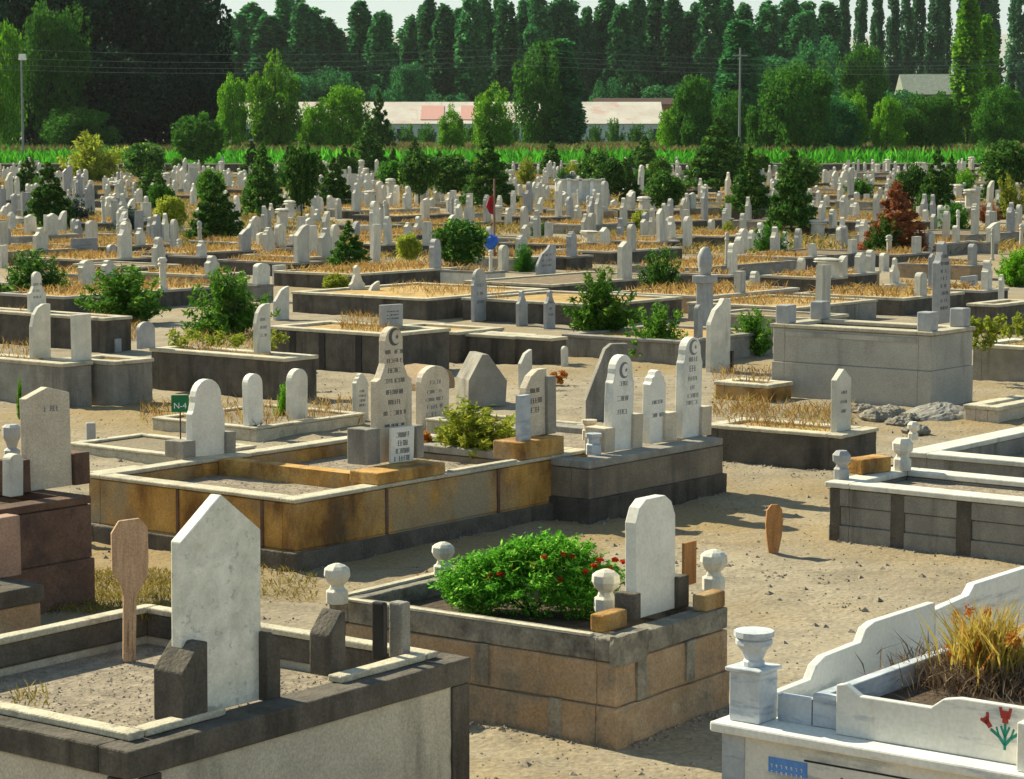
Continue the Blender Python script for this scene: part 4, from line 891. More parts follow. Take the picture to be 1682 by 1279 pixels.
o = part('ochre_block', MB().box(-.19, .19, 0, .2, 0, .13), YELL, None, loc=G(1440, 777, .502), rz=R(40), bevel=.01, rough=.01); tag(o, 'rectangular ochre stone block lying on the pilastered tomb', 'stone block')

# ---- I: white marble tomb at lower right
thI = R(52.5); q = G(1165, 1184, .75)
e = Vector((math.cos(thI + math.pi / 2), math.sin(thI + math.pi / 2), 0)); bI = 3.0
rI = root('marble_tomb', (q.x - e.x * bI, q.y - e.y * bI, 0), thI, 'white marble tomb with painted tulips, bottom right', 'tomb'); aI = 1.9
part('base', MB().box(.05, aI, .0, bI - .05, -.05, .70), MARB, rI, bevel=.008)
part('ledge_slab', MB().box(0, aI, .0, bI, .702, .75), MARB, rI, bevel=.01)
part('corner_strip', MB().box(.042, .1, bI - .16, bI - .043, .0, .698), VEIN, rI); 
px0 = .17
def pan(u0, u1, prof):                              # scalloped side panels
    return [(u0, .751)] + [(u1, .751)] + [(u0 + (u1 - u0) * t_, zz) for t_, zz in prof]
# panel along the far left side (seen from inside)
pr = [(1, 1.02), (.62, 1.02), (.57, 1.0), (.54, .94), (.33, .93), (.28, .90), (.25, .84), (.0, .83)]
part('scalloped_panel', MB().prism(pan(.26, aI, pr), bI - .14, bI - .09), MARB, rI, bevel=.006)
part('scalloped_panel', MB().prism(pan(aI + .01, aI + 1.1, [(1, 1.05), (.4, 1.05), (.34, 1.0), (.0, .98)]), bI - .14, bI - .09), MARB, rI, bevel=.006)
# inner bed frame
ib = MB(); z0, z1 = .751, .90
ib.box(.20, .26, .1, bI - .42, z0, z1); ib.box(.26, aI, bI - .48, bI - .42, z0, z1)
part('bed_frame', ib, VEIN, rI, bevel=.006)
part('short_return', MB().box(.20, .25, bI - .415, bI - .24, z0, .87), VEIN, rI)
part('soil', MB().box(.262, aI, .0, bI - .482, .751, .80), DSOIL, rI)
fp = [(0, .99), (.14, .985), (.2, .93), (.5, .92), (.56, .97), (.66, 1.0), (1, 1.0)]
fr = [(bI - .58, .751)] + [(bI - .58 - 1.5, .751)] + [(bI - .58 - 1.5 * t_, zz) for t_, zz in [(1, 1.0), (.40, 1.0), (.35, .985), (.31, .94), (.08, .94), (.03, .985), (.0, .975)]]
part('front_panel', MB().prismy([(y_, z_) for y_, z_ in fr][::-1], .13, .17), MARB, rI, bevel=.006)
r_ = root('x', (0, 0, 0)); bpy.data.objects.remove(r_)
post = part('corner_post', MB().box(.07, .23, bI - .22, bI - .06, .751, .98).box(.055, .245, bI - .235, bI - .045, .98, 1.0), VEIN, rI, bevel=.006)
kn = part('corner_finial', MB().lathe([(.05, 0), (.05, .02), (.042, .03), (.06, .07), (.085, .10), (.085, .12), (.075, .125), (.092, .135), (.092, .16), (.05, .165)], 0, 0, 12), VEIN, post, loc=(.15, bI - .14, 1.001))
def tulips(parent, y0, z0, k, x):
    # local frame of the face x = const: u runs to smaller y
    def P_(u, v): return (x, y0 - u * k, z0 + v * k)
    st = MB(); fl = MB()
    def strip(mb, pts, w_):
        for (a, b) in zip(pts[:-1], pts[1:]):
            d = math.hypot(b[0] - a[0], b[1] - a[1]); nx_, ny_ = -(b[1] - a[1]) / d * w_, (b[0] - a[0]) / d * w_
            vs = [P_(a[0] + nx_, a[1] + ny_), P_(a[0] - nx_, a[1] - ny_), P_(b[0] - nx_, b[1] - ny_), P_(b[0] + nx_, b[1] + ny_)]
            vs += [(v[0] + .004, v[1], v[2]) for v in vs]
            mb.add(vs, [(3, 2, 1, 0), (4, 5, 6, 7), (0, 1, 5, 4), (1, 2, 6, 5), (2, 3, 7, 6), (3, 0, 4, 7)])
    strip(st, [(0, -.5), (0, .35)], .045); strip(st, [(0, -.35), (-.2, -.1), (-.5, .1)], .05); strip(st, [(0, -.35), (.2, -.1), (.5, .1)], .05)
    strip(st, [(-.2, -.1), (-.3, .2)], .03); strip(st, [(.2, -.1), (.3, .2)], .03); strip(st, [(0, -.1), (-.15, .25)], .035); strip(st, [(0, -.1), (.15, .25)], .035)
    strip(fl, [(0, .35), (0, .75)], .10); strip(fl, [(-.1, .5), (-.18, .85)], .05); strip(fl, [(.1, .5), (.18, .85)], .05)
    strip(fl, [(-.5, .15), (-.72, .45)], .08); strip(fl, [(-.6, .25), (-.85, .38)], .05); strip(fl, [(-.6, .3), (-.62, .62)], .05)
    strip(fl, [(.5, .15), (.72, .45)], .08); strip(fl, [(.6, .25), (.85, .38)], .05)
    part('painted_leaves', st, TEAL, parent); part('painted_tulips', fl, RED, parent)
# find where the tulips sit: column 1652 on the front panel
c0, s0 = math.cos(thI), math.sin(thI)
def on_face(px, py, x):                     # pixel -> (y, z) on local plane x
    rx, ry, rz = ray(px, py); ox, oy = rI.location.x, rI.location.y
    t_ = (x + ox * c0 + oy * s0) / (rx * c0 + ry * s0); wx, wy_, wz = rx * t_, ry * t_, H + rz * t_
    return -(wx - ox) * s0 + (wy_ - oy) * c0, wz
yy, zz = on_face(1651, 1206, .13); tulips(rI, yy, zz, .135, .1285)
yy, zz = on_face(1389, 1316, .05); tulips(rI, yy, zz, .12, .0485)
(ya, za), (yb_, zb_) = on_face(1263, 1242, .05), on_face(1326, 1278, .05)
part('blue_notice', MB().box(.046, .05, yb_, ya, zb_, za), BLUE, rI)
# lettering on the notice: two rows of pale strokes
mb = MB(); rd = random.Random(4)
for row in range(2):
    for i in range(7):
        y_ = ya - .012 - i * (ya - yb_ - .02) / 7; z_ = za - .03 - row * .03
        mb.box(.0445, .046, y_ - .009, y_ - .006, z_ - .016, z_); mb.box(.0445, .046, y_ - .006, y_ - .001, z_ - rd.choice([.003, .009]), z_)
part('lettering', mb, CHALK, rI)
ya, za = on_face(1258, 1236, .05); mb = MB(); mb.box(.045, .05, ya - 1.4, ya, .12, .126); mb.box(.045, .05, ya - .005, ya, .12, za)
part('panel_groove', MB().box(.047, .05, ya - 1.5, ya - .2, za - .008, za), BLACKM, rI)
yy, zz = on_face(1672, 1250, .10)
part('corner_post', MB().box(.04, .22, yy - .2, yy - .02, .751, .96), WHITE, rI, bevel=.006)
plants = [(1610, 1135, .30), (1640, 1150, .26), (1580, 1150, .2), (1665, 1130, .3), (1600, 1160, .22), (1625, 1120, .34)]
cen = G(1625, 1120, .8)
n = 2600; P = np.stack([cen.x + rng.normal(size=n) * .17, cen.y + rng.normal(size=n) * .20, np.full(n, .8)], 1)
tag(part('withered_weeds', blades('w', P, .12, .008, L_DRYB, .7), L_DRYB), 'tangled dead brown weeds filling the white marble tomb bed', 'weeds', kind='stuff')
cen = G(1618, 1125, .8); n = 520
P = np.stack([cen.x + rng.normal(size=n) * .07, cen.y + rng.normal(size=n) * .07, np.full(n, .8)], 1)
bb = part('stem_leaves', blades('w', P - np.array(cen), .30, .013, L_STRAWY, .35), L_STRAWY); 
r = root('flowering_weed', cen, 0, 'tall straw-yellow weed with a few orange tips in the marble tomb', 'plant'); bb.parent = r
part('orange_tips', cards('tips', np.concatenate([sphere_pts(34, (random.gauss(0, .10), random.gauss(0, .08), random.uniform(.14, .36)), (.025, .025, .035), .2) for _ in range(12)]), .016, L_OR, aspect=1.7), L_OR, r)

# ------------------------------------------------------------------ middle terraces (near corner px, py, height, right px, left px)
for k, px, yt, yb, wp, lab, land in veg:
    z0 = zat(px, yb); z0 = z0 - .04 if z0 else 0; p = G(px, yb, z0); s_ = scale_at(p)
    nm = {'c': 'pine_tree', 'b': 'garden_bush'}[k[0]]
    if k.startswith('ball'): nm = 'small_tree'
    plant(nm, k, p, (yb - yt) / s_, wp / s_, lab, 'tree' if k[0] == 'c' or k.startswith('ball') else 'bush', None, land)


rx_ = random.Random(5); extra = []
for i in range(74):
    D = 75 + 140 * rx_.random() ** .6; px = rx_.uniform(0, 1682); px = px + 130 if 1400 < px < 1540 else px; k = rx_.choice(['conifer', 'conifer', 'conifer', 'conifer', 'conifer', 'ballmid', 'bushmid', 'bushdark', 'bushyellow', 'ball', 'bushblue', 'ballgreen'])
    hh_ = rx_.uniform(1.3, 3.1) if k[0] == 'c' or k in ('ball',) else rx_.uniform(.9, 2.0)
    p_ = AT(px, 240, D); r = plant({'c': 'pine_tree', 'b': 'garden_bush'}[k[0]] if not k.startswith('ball') else 'small_tree', k, (p_.x, D, 0), hh_, hh_ * rx_.uniform(.42, .6) * (1 if k[0] == 'c' else 1.6), None, 'tree' if k[0] == 'c' or k.startswith('ball') else 'bush', 'shrubs and pines scattered among the far graves')
    extra.append((r, p_.x, D, {'conifer': 'small dark pine', 'ballmid': 'small green tree', 'bushmid': 'green bush', 'bushdark': 'dark green bush', 'bushyellow': 'yellowish bush', 'ball': 'small dark tree', 'bushblue': 'blue-green bush', 'ballgreen': 'small bright tree'}[k]))

hand_mid = [  # px, base, top, width, shape, z, label
 (63, 512, 446, 27, 'crest', .55, 'white inscribed crested headstone on the left-edge dark terrace', 1),
 (69, 588, 499, 31, 'halfarch', .55, 'white half-arched headstone at the left edge of mid field', 0),
 (137, 592, 516, 30, 'flat', .55, 'plain flat-topped white headstone left of mid field', 0),
 (243, 572, 528, 28, 'low', .55, 'low grey round stone on the corner of the dark terrace', 0),
 (195, 578, 556, 14, 'flat', .55, 'tiny grey block stone between flat-topped and round stones', 0),
 (434, 580, 499, 27, 'halfarch', .55, 'white half-arched lettered headstone right of the tall green bush', 1),
 (464, 525, 470, 25, 'slant', .4, 'slant-topped white stone behind the half-arched lettered one', 0),
 (589, 505, 435, 26, 'spire', .4, 'plain spired white headstone right of the lime umbrella shrub', 0),
 (615, 507, 462, 22, 'slant', .4, 'small slant-topped stone right of the plain spired one', 0),
 (645, 536, 500, 38, 'flat', .6, 'square grey lettered plaque on the panelled terrace', 1),
 (716, 572, 532, 38, 'flat', .25, 'white lettered plaque leaning on the panelled terrace', 1),
 (790, 527, 441, 27, 'ogee', .45, 'inscribed grey turbaned headstone on the dark framed tomb', 1),
 (860, 535, 476, 20, 'spire', .42, 'grey spired headstone on the left small dark tomb', 0),
 (905, 540, 476, 20, 'spire', .42, 'grey lettered headstone on the right small dark tomb', 1),
 (898, 455, 402, 34, 'wing', .35, 'wide grey headstone in the dry grass above mid field', 1),
 (1471, 500, 423, 20, 'spire', .3, 'spired white stone on a wide plinth beyond the big tomb', 0),
 (1471, 501, 466, 50, 'flat', .3, 'wide low marble plinth block beyond the big tomb', 0),
 (1594, 482, 453, 36, 'flat', .3, 'bluish rectangular lettered plaque beyond the big tomb', 1),
 (1647, 520, 450, 11, 'spire', .3, 'slender white post stone at the right beyond the big tomb', 0),
 (1533, 500, 416, 15, 'point', .3, 'narrow grey stone left of the dark-lettered stele', 0),
 (140, 427, 391, 38, 'flat', .35, 'large grey rectangular plaque in orange grass on the left', 1),
 (198, 344, 325, 36, 'flat', .4, 'bluish rectangular plaque on a far left wall', 1),
]
for px, yb, yt, wp, kd, z_, lab, ins in hand_mid:
    z_ = zat(px, yb) + (.001 if kd == 'spire' else 0)
    stone(px, yb, yt, wp, z_, kd, WHITE2 if kd not in ('low',) and 'grey' not in lab and 'bluish' not in lab else GREYM, lab, th=.07, lines=[(.66, .6, .06), (.5, .6, .06), (.34, .6, .06)] if ins else None, inkm=INKG, seed=px)

# flagpole with red flag, blue cloth
p = G(812, 442, 0); s_ = scale_at(p); r = root('flagpole', p, 0, 'thin rusty flagpole with a limp red flag', 'flagpole'); hh = (442 - 294) / s_
part('pole', MB().tube((0, 0, 0), (0, 0, hh), .035, .025), mat('rusted_pole', (.18, .09, .06), (.3, .2, .15), 5), r)
fb = MB(); fb.add([(0, 0, hh * .83), (-.12, .05, hh * .80), (-.2, -.02, hh * .70), (-.12, .04, hh * .62), (0, 0, hh * .60), (-.06, .09, hh * .7)], [(0, 1, 5), (1, 2, 5), (2, 3, 5), (3, 4, 5), (0, 5, 4)])
o = part('flag', fb, plain('flag_red', (.4, .02, .03)), r); sm = o.modifiers.new('t', 'SOLIDIFY'); sm.thickness = .02
p = G(806, 430, .2); s_ = scale_at(p)
mb = MB(); mb.lathe([(.02, 0), (.14, .1), (.2, .22), (.16, .34), (.05, .4)], 0, 0, 9)
r = root('blue_balloon', p, 0, 'bright blue cloth bundle on a stick near the flagpole', 'cloth')
part('stick', MB().tube((0, 0, 0), (0, 0, .35), .02), BARK, r); o = part('cloth', mb, plain('bright_blue_cloth', (.02, .12, .55)), r, loc=(0, 0, .3), rough=.12, sub=2)
r.name = 'blue_cloth'

# ------------------------------------------------------------------ far graves: hand placed stones, then filled in
far = [(5,405,364,11),(44,360,316,12),(95,345,301,12),(80,290,267,7),(16,328,283,9),(131,318,289,12),(148,345,302,12),(67,410,374,18),(150,400,362,15),(205,423,366,18),(230,402,374,13),(258,395,352,13),
(143,467,427,20),(178,450,427,17),(268,475,422,20),(348,450,420,18),(402,410,374,14),(331,420,395,12),(320,320,275,12),(300,310,275,8),(235,298,268,10),(250,298,275,8),(377,305,282,8),(395,310,283,8),(85,385,350,14),(50,385,352,14),(19,375,348,9),
(461,405,368,13),(495,430,369,18),(481,400,385,7),(534,420,374,18),(435,405,381,20),(429,467,432,20),(459,467,435,17),(616,398,330,12),(637,400,355,10),(670,385,365,10),(687,400,355,14),(702,400,364,12),(597,400,370,17),(667,342,317,9),(698,352,325,10),(578,315,285,13),(585,345,300,12),(605,320,285,14),(771,380,340,14),(715,440,392,14),(806,445,410,10),(827,447,402,12),(696,297,280,10),
(856,422,385,14),(939,420,380,14),(993,420,373,18),(1037,410,368,10),(1026,457,396,17),(968,398,378,10),(1090,395,362,11),(1103,390,355,10),(1193,435,381,10),(1203,450,399,10),(885,342,300,10),(867,350,298,14),(917,355,297,8),(992,345,297,12),(975,305,288,10),(983,367,317,9),(1157,360,307,8),(1137,342,317,9),(1215,480,445,12),(1240,480,445,12),(1220,385,350,7),(1035,342,312,8),
(1289,426,380,11),(1309,426,375,10),(1314,475,423,10),(1334,420,400,10),(1360,455,423,10),(1383,453,420,14),(1400,415,393,10),(1413,448,415,14),(1429,445,410,11),(1452,445,415,12),(1505,415,388,12),(1524,415,388,12),(1570,397,370,10),(1631,397,365,20),(1597,435,400,11),(1620,475,427,14),(1512,485,447,13),(1328,362,335,11),(1387,358,320,11),(1368,372,343,12),(1350,360,330,10),(1294,362,345,9),(1276,370,343,10),(1319,325,306,6),(1341,325,304,6),(1330,326,309,6),(1300,322,308,6),(1309,322,308,6),(1397,320,275,9),(1407,330,315,7),(1291,312,279,7),(1355,300,278,7),(1526,305,285,7),(1536,308,285,7),(1546,328,303,9),(1561,333,302,11),(1595,342,310,9),(1603,342,307,9),(1638,310,283,8),(1657,310,283,7),(1673,300,270,7),(1618,300,277,7),(1520,362,344,7),(1650,345,317,8)]
KW = [('arch', 5), ('ogee', 3), ('crest', 3), ('spire', 5), ('point', 3), ('flat', 4), ('scal', 2), ('slant', 2), ('pillar', 3)]
KL = [k for k, n_ in KW for _ in range(n_)]
MC = {}
FARW = mat('aged_marble', (.42, .41, .37), (.60, .58, .51), 2, .75, .12, 20, [((.30, .29, .25), 2.5, .52, .72, V)])
def far_mesh(kind, mi):
    if (kind, mi) in MC: return MC[(kind, mi)]
    m = (FARW, GREYM, WHITE2)[mi]
    if kind == 'pillar': me = MB().lathe([(.5, 0), (.5, .05), (.36, .07), (.36, .74), (.5, .76), (.5, .80), (.36, .83), (.5, .9), (.4, .97), (.15, 1.0)], 0, .0, 8).mesh('slab', m)
    else:
        asp = 2.6; me = MB().prism([(x * 1.0, z * 1.0) for x, z in [(a, b / asp) for a, b in outline(kind, 1, asp)]], -.09, .09).mesh('slab', m)
    MC[(kind, mi)] = me; return me
ct, st = math.cos(TH), math.sin(TH)
def uv(p): return p[0] * ct + p[1] * st, -p[0] * st + p[1] * ct
def xy(u, v): return u * ct - v * st, u * st + v * ct
plots = []           # (u0,u1,v0,v1,z)
def free(u0, u1, v0, v1, gap=.15):
    return all(u1 + gap < q[0] or u0 - gap > q[1] or v1 + gap < q[2] or v0 - gap > q[3] for q in plots)
for o in list(C.objects):                      # space already taken by the tombs and plots above
    if o.type == 'EMPTY' and o.name.split('.')[0] in ('grave_enclosure', 'kerbed_plot', 'marble_tomb'):
        ch = [c for c in o.children if c.name.startswith(('coping', 'base'))][0]
        xs_ = [v.co.x for v in ch.data.vertices]; ys_ = [v.co.y for v in ch.data.vertices]
        u, v = uv(o.location); plots.append((u + min(xs_), u + max(xs_), v + min(ys_), v + max(ys_), 9))
FS = []              # far stones: (x,y,z,h,w,kind,mat)
FP = []
def add_plot(u0, u1, v0, v1, z, kind):
    plots.append((u0, u1, v0, v1, z)); FP.append((u0, u1, v0, v1, z, kind))
for px, yb, yt, wp in far:
    zz = .34; p = G(px, yb, zz); s_ = scale_at(p); h = (yb - yt) / s_
    kd = random.choice(KL)
    w_ = wp / s_ / .68; u, v = uv(p)
    inside = [q for q in plots if q[0] - .05 < u < q[1] + .05 and q[2] - .05 < v < q[3] + .3]
    if not inside:
        for tries in range(8):
            a = random.choice([1.1, 1.3, 2.4, 3.4, 4.5]) * (.8 ** tries); b = random.uniform(1.8, 2.6) * (.85 ** tries); off = random.uniform(.3, .7)
            if free(u - a * off, u + a * (1 - off), v - .12, v - .12 + b, .05):
                add_plot(u - a * off, u + a * (1 - off), v - .12, v - .12 + b, zz, random.random()); break
        else: zz = 0; p = G(px, yb, 0); s_ = scale_at(p); h = (yb - yt) / s_
    else:
        zz = inside[0][4] if inside[0][4] < 2 else .3
    FS.append((p.x, p.y, zz, h, w_, kd))
nh = len(FS); tries = 0
rd = random.Random(77)
while tries < 9000 and len(FP) < 300:
    tries += 1
    y = 36 + 178 * rd.random() ** .75; x = rd.uniform(-.225, .225) * y
    u, v = uv((x, y)); fam = rd.random() < .2
    a = rd.uniform(2.8, 5.5) if fam else rd.uniform(1.0, 1.5); b = rd.uniform(2.2, 3.6) if fam else rd.uniform(1.9, 2.4)
    if y < 60 and rd.random() < .5: continue
    if not free(u, u + a, v, v + b, .45 if y < 90 else .7): continue
    if abs(x) > .222 * y: continue
    z = rd.choice([.12, .16, .2, .25, .34, .45]); add_plot(u, u + a, v, v + b, z, rd.random())
    n_ = rd.choice([1, 2, 3, 3]) if fam else 1
    for k in range(n_):
        uu = u + a * (k + .5) / n_ + rd.uniform(-.1, .1); vv = v + .12 + (0 if rd.random() < .8 else b - .3)
        X, Y = xy(uu, vv); h = rd.uniform(.6, 1.12) + (y > 120) * .15
        FS.append((X, Y, z, h, rd.uniform(.24, .38), rd.choice(KL)))
for _ in range(680):
    y = 62 + 153 * rd.random() ** .85; x = rd.uniform(-.222, .222) * y
    FS.append((x, y, 0 if free(*[c for c in (uv((x, y))[0] - .1, uv((x, y))[0] + .1, uv((x, y))[1] - .1, uv((x, y))[1] + .1)], 0) else .2, rd.uniform(.55, 1.1), rd.uniform(.2, .34), rd.choice(KL)))
# plots as things
CH = 0
plot_objs = []
for i, (u0, u1, v0, v1, z, kk) in enumerate(FP):
    x, y = xy(u0, v0); a, b = u1 - u0, v1 - v0
    r = root('grave_plot', (x, y, 0), TH, None, 'grave plot', 'low walled grave plots across the cemetery')
    t_ = .10; wm = (DCONC, CONC, BROWNB, WHITE2)[0 if kk < .5 else 1 if kk < .75 else 2 if kk < .9 else 3]
    w_ = MB(); w_.box(0, a, 0, t_, 0, z - .05).box(0, a, b - t_, b, 0, z - .05).box(0, t_, t_ + .001, b - t_ - .001, 0, z - .05).box(a - t_, a, t_ + .001, b - t_ - .001, 0, z - .05)
    part('wall', w_, wm, r)
    o_ = .02; w_ = MB(); zz = z - .049
    w_.box(-o_, a + o_, -o_, t_, zz, z).box(-o_, a + o_, b - t_, b + o_, zz, z).box(-o_, t_, t_ + .001, b - t_ - .001, zz, z).box(a - t_, a + o_, t_ + .001, b - t_ - .001, zz, z)
    part('coping', w_, (COPE, CONC, LCONC)[i % 3], r)
    part('soil', MB().box(t_ + .001, a - t_ - .001, t_ + .001, b - t_ - .001, 0, z - .03), STRAW if kk * 7 % 1 < .72 else BSOIL, r)
    plot_objs.append((r, x + a / 2 * ct, y + a / 2 * st, wm))
# nearest landmark phrasing
def near_land(x, y, taken):
    q = sorted(LAND, key=lambda l: (l[0] - x) ** 2 + ((l[1] - y) * .35) ** 2)
    return q[0]
def describe(items, mk):
    grp = {}
    for it in items:
        x, y = it[1], it[2]; l = near_land(x, y, None)
        side = 'left' if proj((x, y, 0))[0] < proj((l[0], l[1], 0))[0] else 'right'
        key = (mk(it), side, l[2]); grp.setdefault(key, []).append((math.hypot(x - l[0], y - l[1]), it))
    for (kind, side, land), L_ in grp.items():
        L_.sort(key=lambda t: t[0])
        for n_, (_, it) in enumerate(L_):
            pre = '' if len(L_) == 1 else (ordw(n_) + '-nearest ' if n_ else 'nearest ')
            it[0]['label'] = '%s%s %s of %s' % (pre, kind, side, land)
WN = {DCONC.name: 'dark-walled plot', CONC.name: 'grey-walled plot', BROWNB.name: 'brown-walled plot', WHITE2.name: 'white-walled plot'}
describe(extra, lambda it: it[3])
describe(plot_objs, lambda it: WN[it[3].name])
FS = sorted(enumerate(FS), key=lambda t: -(t[1][3] * F / t[1][1]))
stones = []; rest = MB(); restn = 0
for rank, (i, (x, y, z, h, w_, kd)) in enumerate(FS):
    mi = (i * 7) % 5; mi = 0 if mi < 2 else 1 if mi < 3 else 2
    me = far_mesh(kd, mi)
    if rank < 245:
        o = bpy.data.objects.new('headstone', me); C.objects.link(o); o.location = (x, y, z)
        o.rotation_euler = (R(random.gauss(0, 1.2)), R(random.gauss(0, 1.5)), TH + R(random.gauss(0, 5)))
        o.scale = (w_ if kd != 'pillar' else w_ * .55, .75 if kd != 'pillar' else w_ * .55, h)
        tag(o, None, 'headstone', 'headstones across the cemetery'); stones.append((o, x, y, kd, mi, h))
    else:
        rz = TH + R(random.gauss(0, 5)); c, s_ = math.cos(rz), math.sin(rz); sy = .75
        vs = [(x + (v.co.x * w_) * c - v.co.y * sy * s_, y + (v.co.x * w_) * s_ + v.co.y * sy * c, z + v.co.z * h) for v in me.vertices]
        rest.add(vs, [tuple(p_.vertices) for p_ in me.polygons]); restn += 1
if restn: tag(part('distant_headstones', rest, WHITE2), 'crowd of tiny pale headstones in the farthest rows before the wall', 'headstones', kind='stuff')
describe(stones, lambda it: '%s%s %s stone' % ('tall ' if it[5] > 1.1 else 'short ' if it[5] < .62 else '', ('white', 'grey', 'bright')[it[4]], SHAPE[it[3]]))
# dark family monument of pale marble in the far rows
p = G(955, 338, .0); s_ = scale_at(p); r = root('family_monument', p, R(4), 'wide pale marble family monument in the far rows right of centre', 'monument')
wd = 80 / s_
part('plinth', MB().box(-wd / 2, wd / 2, 0, 1.2, 0, .35), GREYM, r); part('back_wall', MB().box(-wd / 2, wd / 2, 1.0, 1.2, .35, 1.15), WHITE2, r)
part('coping', MB().box(-wd / 2 - .05, wd / 2 + .05, .9, 1.3, 1.15, 1.25), WHITE2, r)
for k in range(5): part('pilaster', MB().box(-wd / 2 + k * wd / 4.2, -wd / 2 + k * wd / 4.2 + .18, .9, 1.0, .35, 1.3), WHITE, r)

# ------------------------------------------------------------------ dry grass, weeds, pebbles
Pd = []
def scatter(n, u0, u1, v0, v1, z):
    u = u0 + (u1 - u0) * rng.random(n); v = v0 + (v1 - v0) * rng.random(n)
    return np.stack([u * ct - v * st, u * st + v * ct, np.full(n, z)], 1)
for i, (u0, u1, v0, v1, z, kk) in enumerate(FP):
    if kk * 7 % 1 < .72:
        ar = (u1 - u0) * (v1 - v0); dd = xy(u0, v0)[1]; n = int(ar * (90 if dd < 90 else 34)); Pd.append(scatter(n, u0 + .15, u1 - .15, v0 + .15, v1 - .15, z - .03))
tag(part('dry_grass', blades('g', np.concatenate(Pd), .15, .03, L_DRY, .7), L_DRY), 'dry orange grass growing on the far plots', 'grass', kind='stuff')
def patch(px0, px1, py0, py1, n, z=0.0):
    out = []
    for _ in range(n):
        qx, qy = random.uniform(px0, px1), random.uniform(py0, py1); zz = zat(qx, qy, -.1); p = G(qx, qy, zz); out.append((p.x, p.y, zz - .04 if zz else gz(p.x, p.y)))
    return np.array(out)
Pn = [patch(150, 240, 520, 562, 1400, .5), patch(1110, 1260, 480, 520, 1200, .33), patch(1190, 1430, 484, 500, 800, .33), patch(930, 1080, 425, 470, 900, .35), patch(640, 800, 445, 480, 900, .38),
      patch(1170, 1265, 612, 690, 700, .2), patch(1200, 1400, 672, 700, 700, .33), patch(230, 600, 665, 700, 1000, .1), patch(0, 60, 510, 590, 600, .5), patch(300, 460, 545, 575, 700, .5), patch(700, 840, 470, 500, 500, .38), patch(560, 640, 500, 545, 900, .55)]
tag(part('straw_grass', blades('g', np.concatenate(Pn), .13, .014, L_DRY, .6), L_DRY), 'straw coloured grass tufts in the middle plots', 'grass', kind='stuff')
Py = [patch(80, 290, 940, 1010, 3600), patch(400, 520, 930, 985, 500), patch(1250, 1400, 680, 705, 500, .33), patch(300, 460, 548, 580, 600, .52), patch(1595, 1682, 540, 575, 900, .48), patch(20, 80, 1120, 1150, 60, .58)]
tag(part('yellowing_grass', blades('g', np.concatenate(Py), .045, .01, L_GYEL, .7), L_GYEL), 'short yellowing grass between the nearest tombs', 'grass', kind='stuff')
n = 52000
yv = 62 + 154 * rng.random(n) ** .8; xv = (rng.random(n) * 2 - 1) * .225 * yv
cl = np.array([noise.noise(Vector((a * .12, b * .06, 3))) for a, b in zip(xv, yv)]); k = cl > -.08
Pw = np.stack([xv[k], yv[k], np.zeros(k.sum())], 1); Pw = np.repeat(Pw, 5, 0) + rng.normal(size=(k.sum() * 5, 3)) * np.array([.16, .2, 0]); 
tag(part('ground_weeds', blades('g', Pw, .20, .045, L_WEED, .8), L_WEED), 'low greenish and straw weeds between the far plots', 'weeds', kind='stuff')
# yellow flowers below the tall green bush
pk = part('yellow_flowers', cards('o', np.concatenate([sphere_pts(60, (random.uniform(-.8, .8), random.uniform(-.2, .2), random.uniform(.05, .2)), (.1, .1, .08), .1) for _ in range(22)]), .04, L_YEL, aspect=1.4), L_YEL, None, loc=G(372, 572, .52)); tag(pk, 'yellow flowers at the foot of the tall green bush', 'flowers')
pk = part('yellow_shrub', cards('o', np.concatenate([sphere_pts(70, (random.uniform(-.6, .6), random.uniform(-.2, .2), random.uniform(.05, .4)), (.09, .09, .12), .1) for _ in range(22)]), .05, L_YEL, aspect=1.8), L_YEL, None, loc=G(1645, 572, .48)); tag(pk, 'yellow green leafy plants right of the big concrete tomb', 'plant')
pk = part('orange_flowers', cards('o', np.concatenate([sphere_pts(70, (random.uniform(-.12, .12), random.uniform(-.1, .1), random.uniform(.03, .16)), (.05, .05, .05), .1) for _ in range(10)]), .03, L_OR, aspect=1.4), L_OR, None, loc=G(916, 632, 0)); tag(pk, 'orange flowering plant beside the tiny white stone', 'flowers')
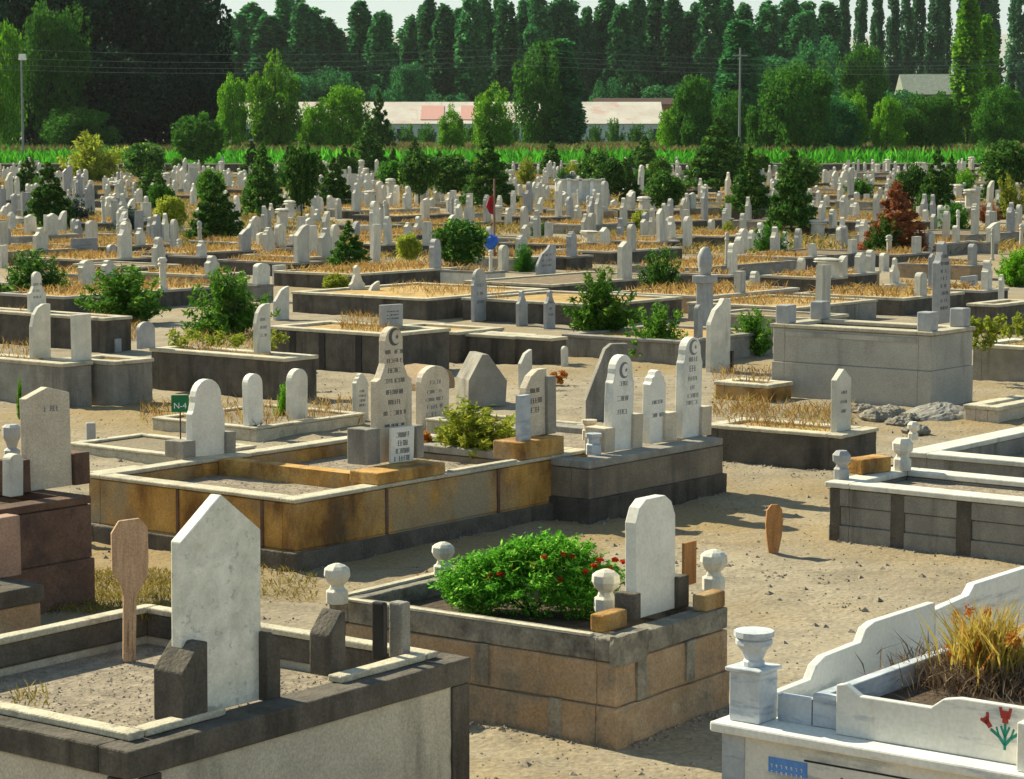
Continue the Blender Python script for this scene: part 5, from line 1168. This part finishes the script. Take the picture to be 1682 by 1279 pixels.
# pebbles: one scattered layer
mb = MB()
def pebble(x, y, z, r):
    a = random.random() * 6.28; c, s_ = math.cos(a), math.sin(a); k = [random.uniform(.7, 1.3) for _ in range(6)]
    vs = [(r * k[0], 0, 0), (0, r * k[1], 0), (-r * k[2], 0, 0), (0, -r * k[3], 0), (0, 0, r * .7 * k[4]), (0, 0, -r * .5)]
    vs = [(x + p[0] * c - p[1] * s_, y + p[0] * s_ + p[1] * c, z + p[2]) for p in vs]
    mb.add(vs, [(0, 1, 4), (1, 2, 4), (2, 3, 4), (3, 0, 4), (1, 0, 5), (2, 1, 5), (3, 2, 5), (0, 3, 5)])
for _ in range(9000):
    y = 10 + 26 * random.random() ** 1.3; x = random.uniform(-.23, .23) * y; pebble(x, y, gz(x, y), random.uniform(.005, .013) if random.random() < .9 else random.uniform(.014, .034))
for _ in range(60):
    y = 10.5 + 16 * random.random(); x = random.uniform(-.2, .22) * y
    for k in range(random.randint(6, 26)):
        qx, qy = x + random.gauss(0, .10), y + random.gauss(0, .13); pebble(qx, qy, gz(qx, qy), random.uniform(.008, .03) * random.random() ** .3)
for bx, by, an, a_, b_, z_ in BEDS:
    if by < 27 and z_ > .3:
        for _ in range(190):
            if random.random() < .5: u_, v_ = random.uniform(0, a_), -.02 - abs(random.gauss(0, .06))
            else: u_, v_ = -.02 - abs(random.gauss(0, .06)), random.uniform(0, b_)
            qx, qy = bx + u_ * math.cos(an) - v_ * math.sin(an), by + u_ * math.sin(an) + v_ * math.cos(an)
            pebble(qx, qy, gz(qx, qy), random.uniform(.006, .03) * random.random() ** .5)
def soilpebs(r, a, b, z, n):
    for _ in range(n):
        q = onto(r, random.uniform(.2, a - .2), random.uniform(.2, b - .2), z); pebble(q.x, q.y, z, random.uniform(.004, .013))
soilpebs(rA, aA, bA, .58, 1500); soilpebs(rB, aB, bB, .41, 900)
tag(part('pebbles', mb, mat('pebble', (.13, .11, .09), (.4, .34, .27), 60, .9, .1)), 'small pebbles and clods scattered on the sand', 'pebbles', kind='stuff')
print('stones', len(stones), 'rest', restn, 'plots', len(FP))
for nm, rr, a, b, z in (('A', rA, aA, bA, .75), ('J', rJ, aJ, bJ, .6), ('B', rB, aB, bB, .56), ('D', rD, aD, bD, .54), ('E', rE, aE, bE, .95)):
    print(nm, round(a, 2), round(b, 2), [tuple(round(t) for t in proj(onto(rr, x, y, z))) for x, y in ((0, 0), (a, 0), (a, b), (0, b))])
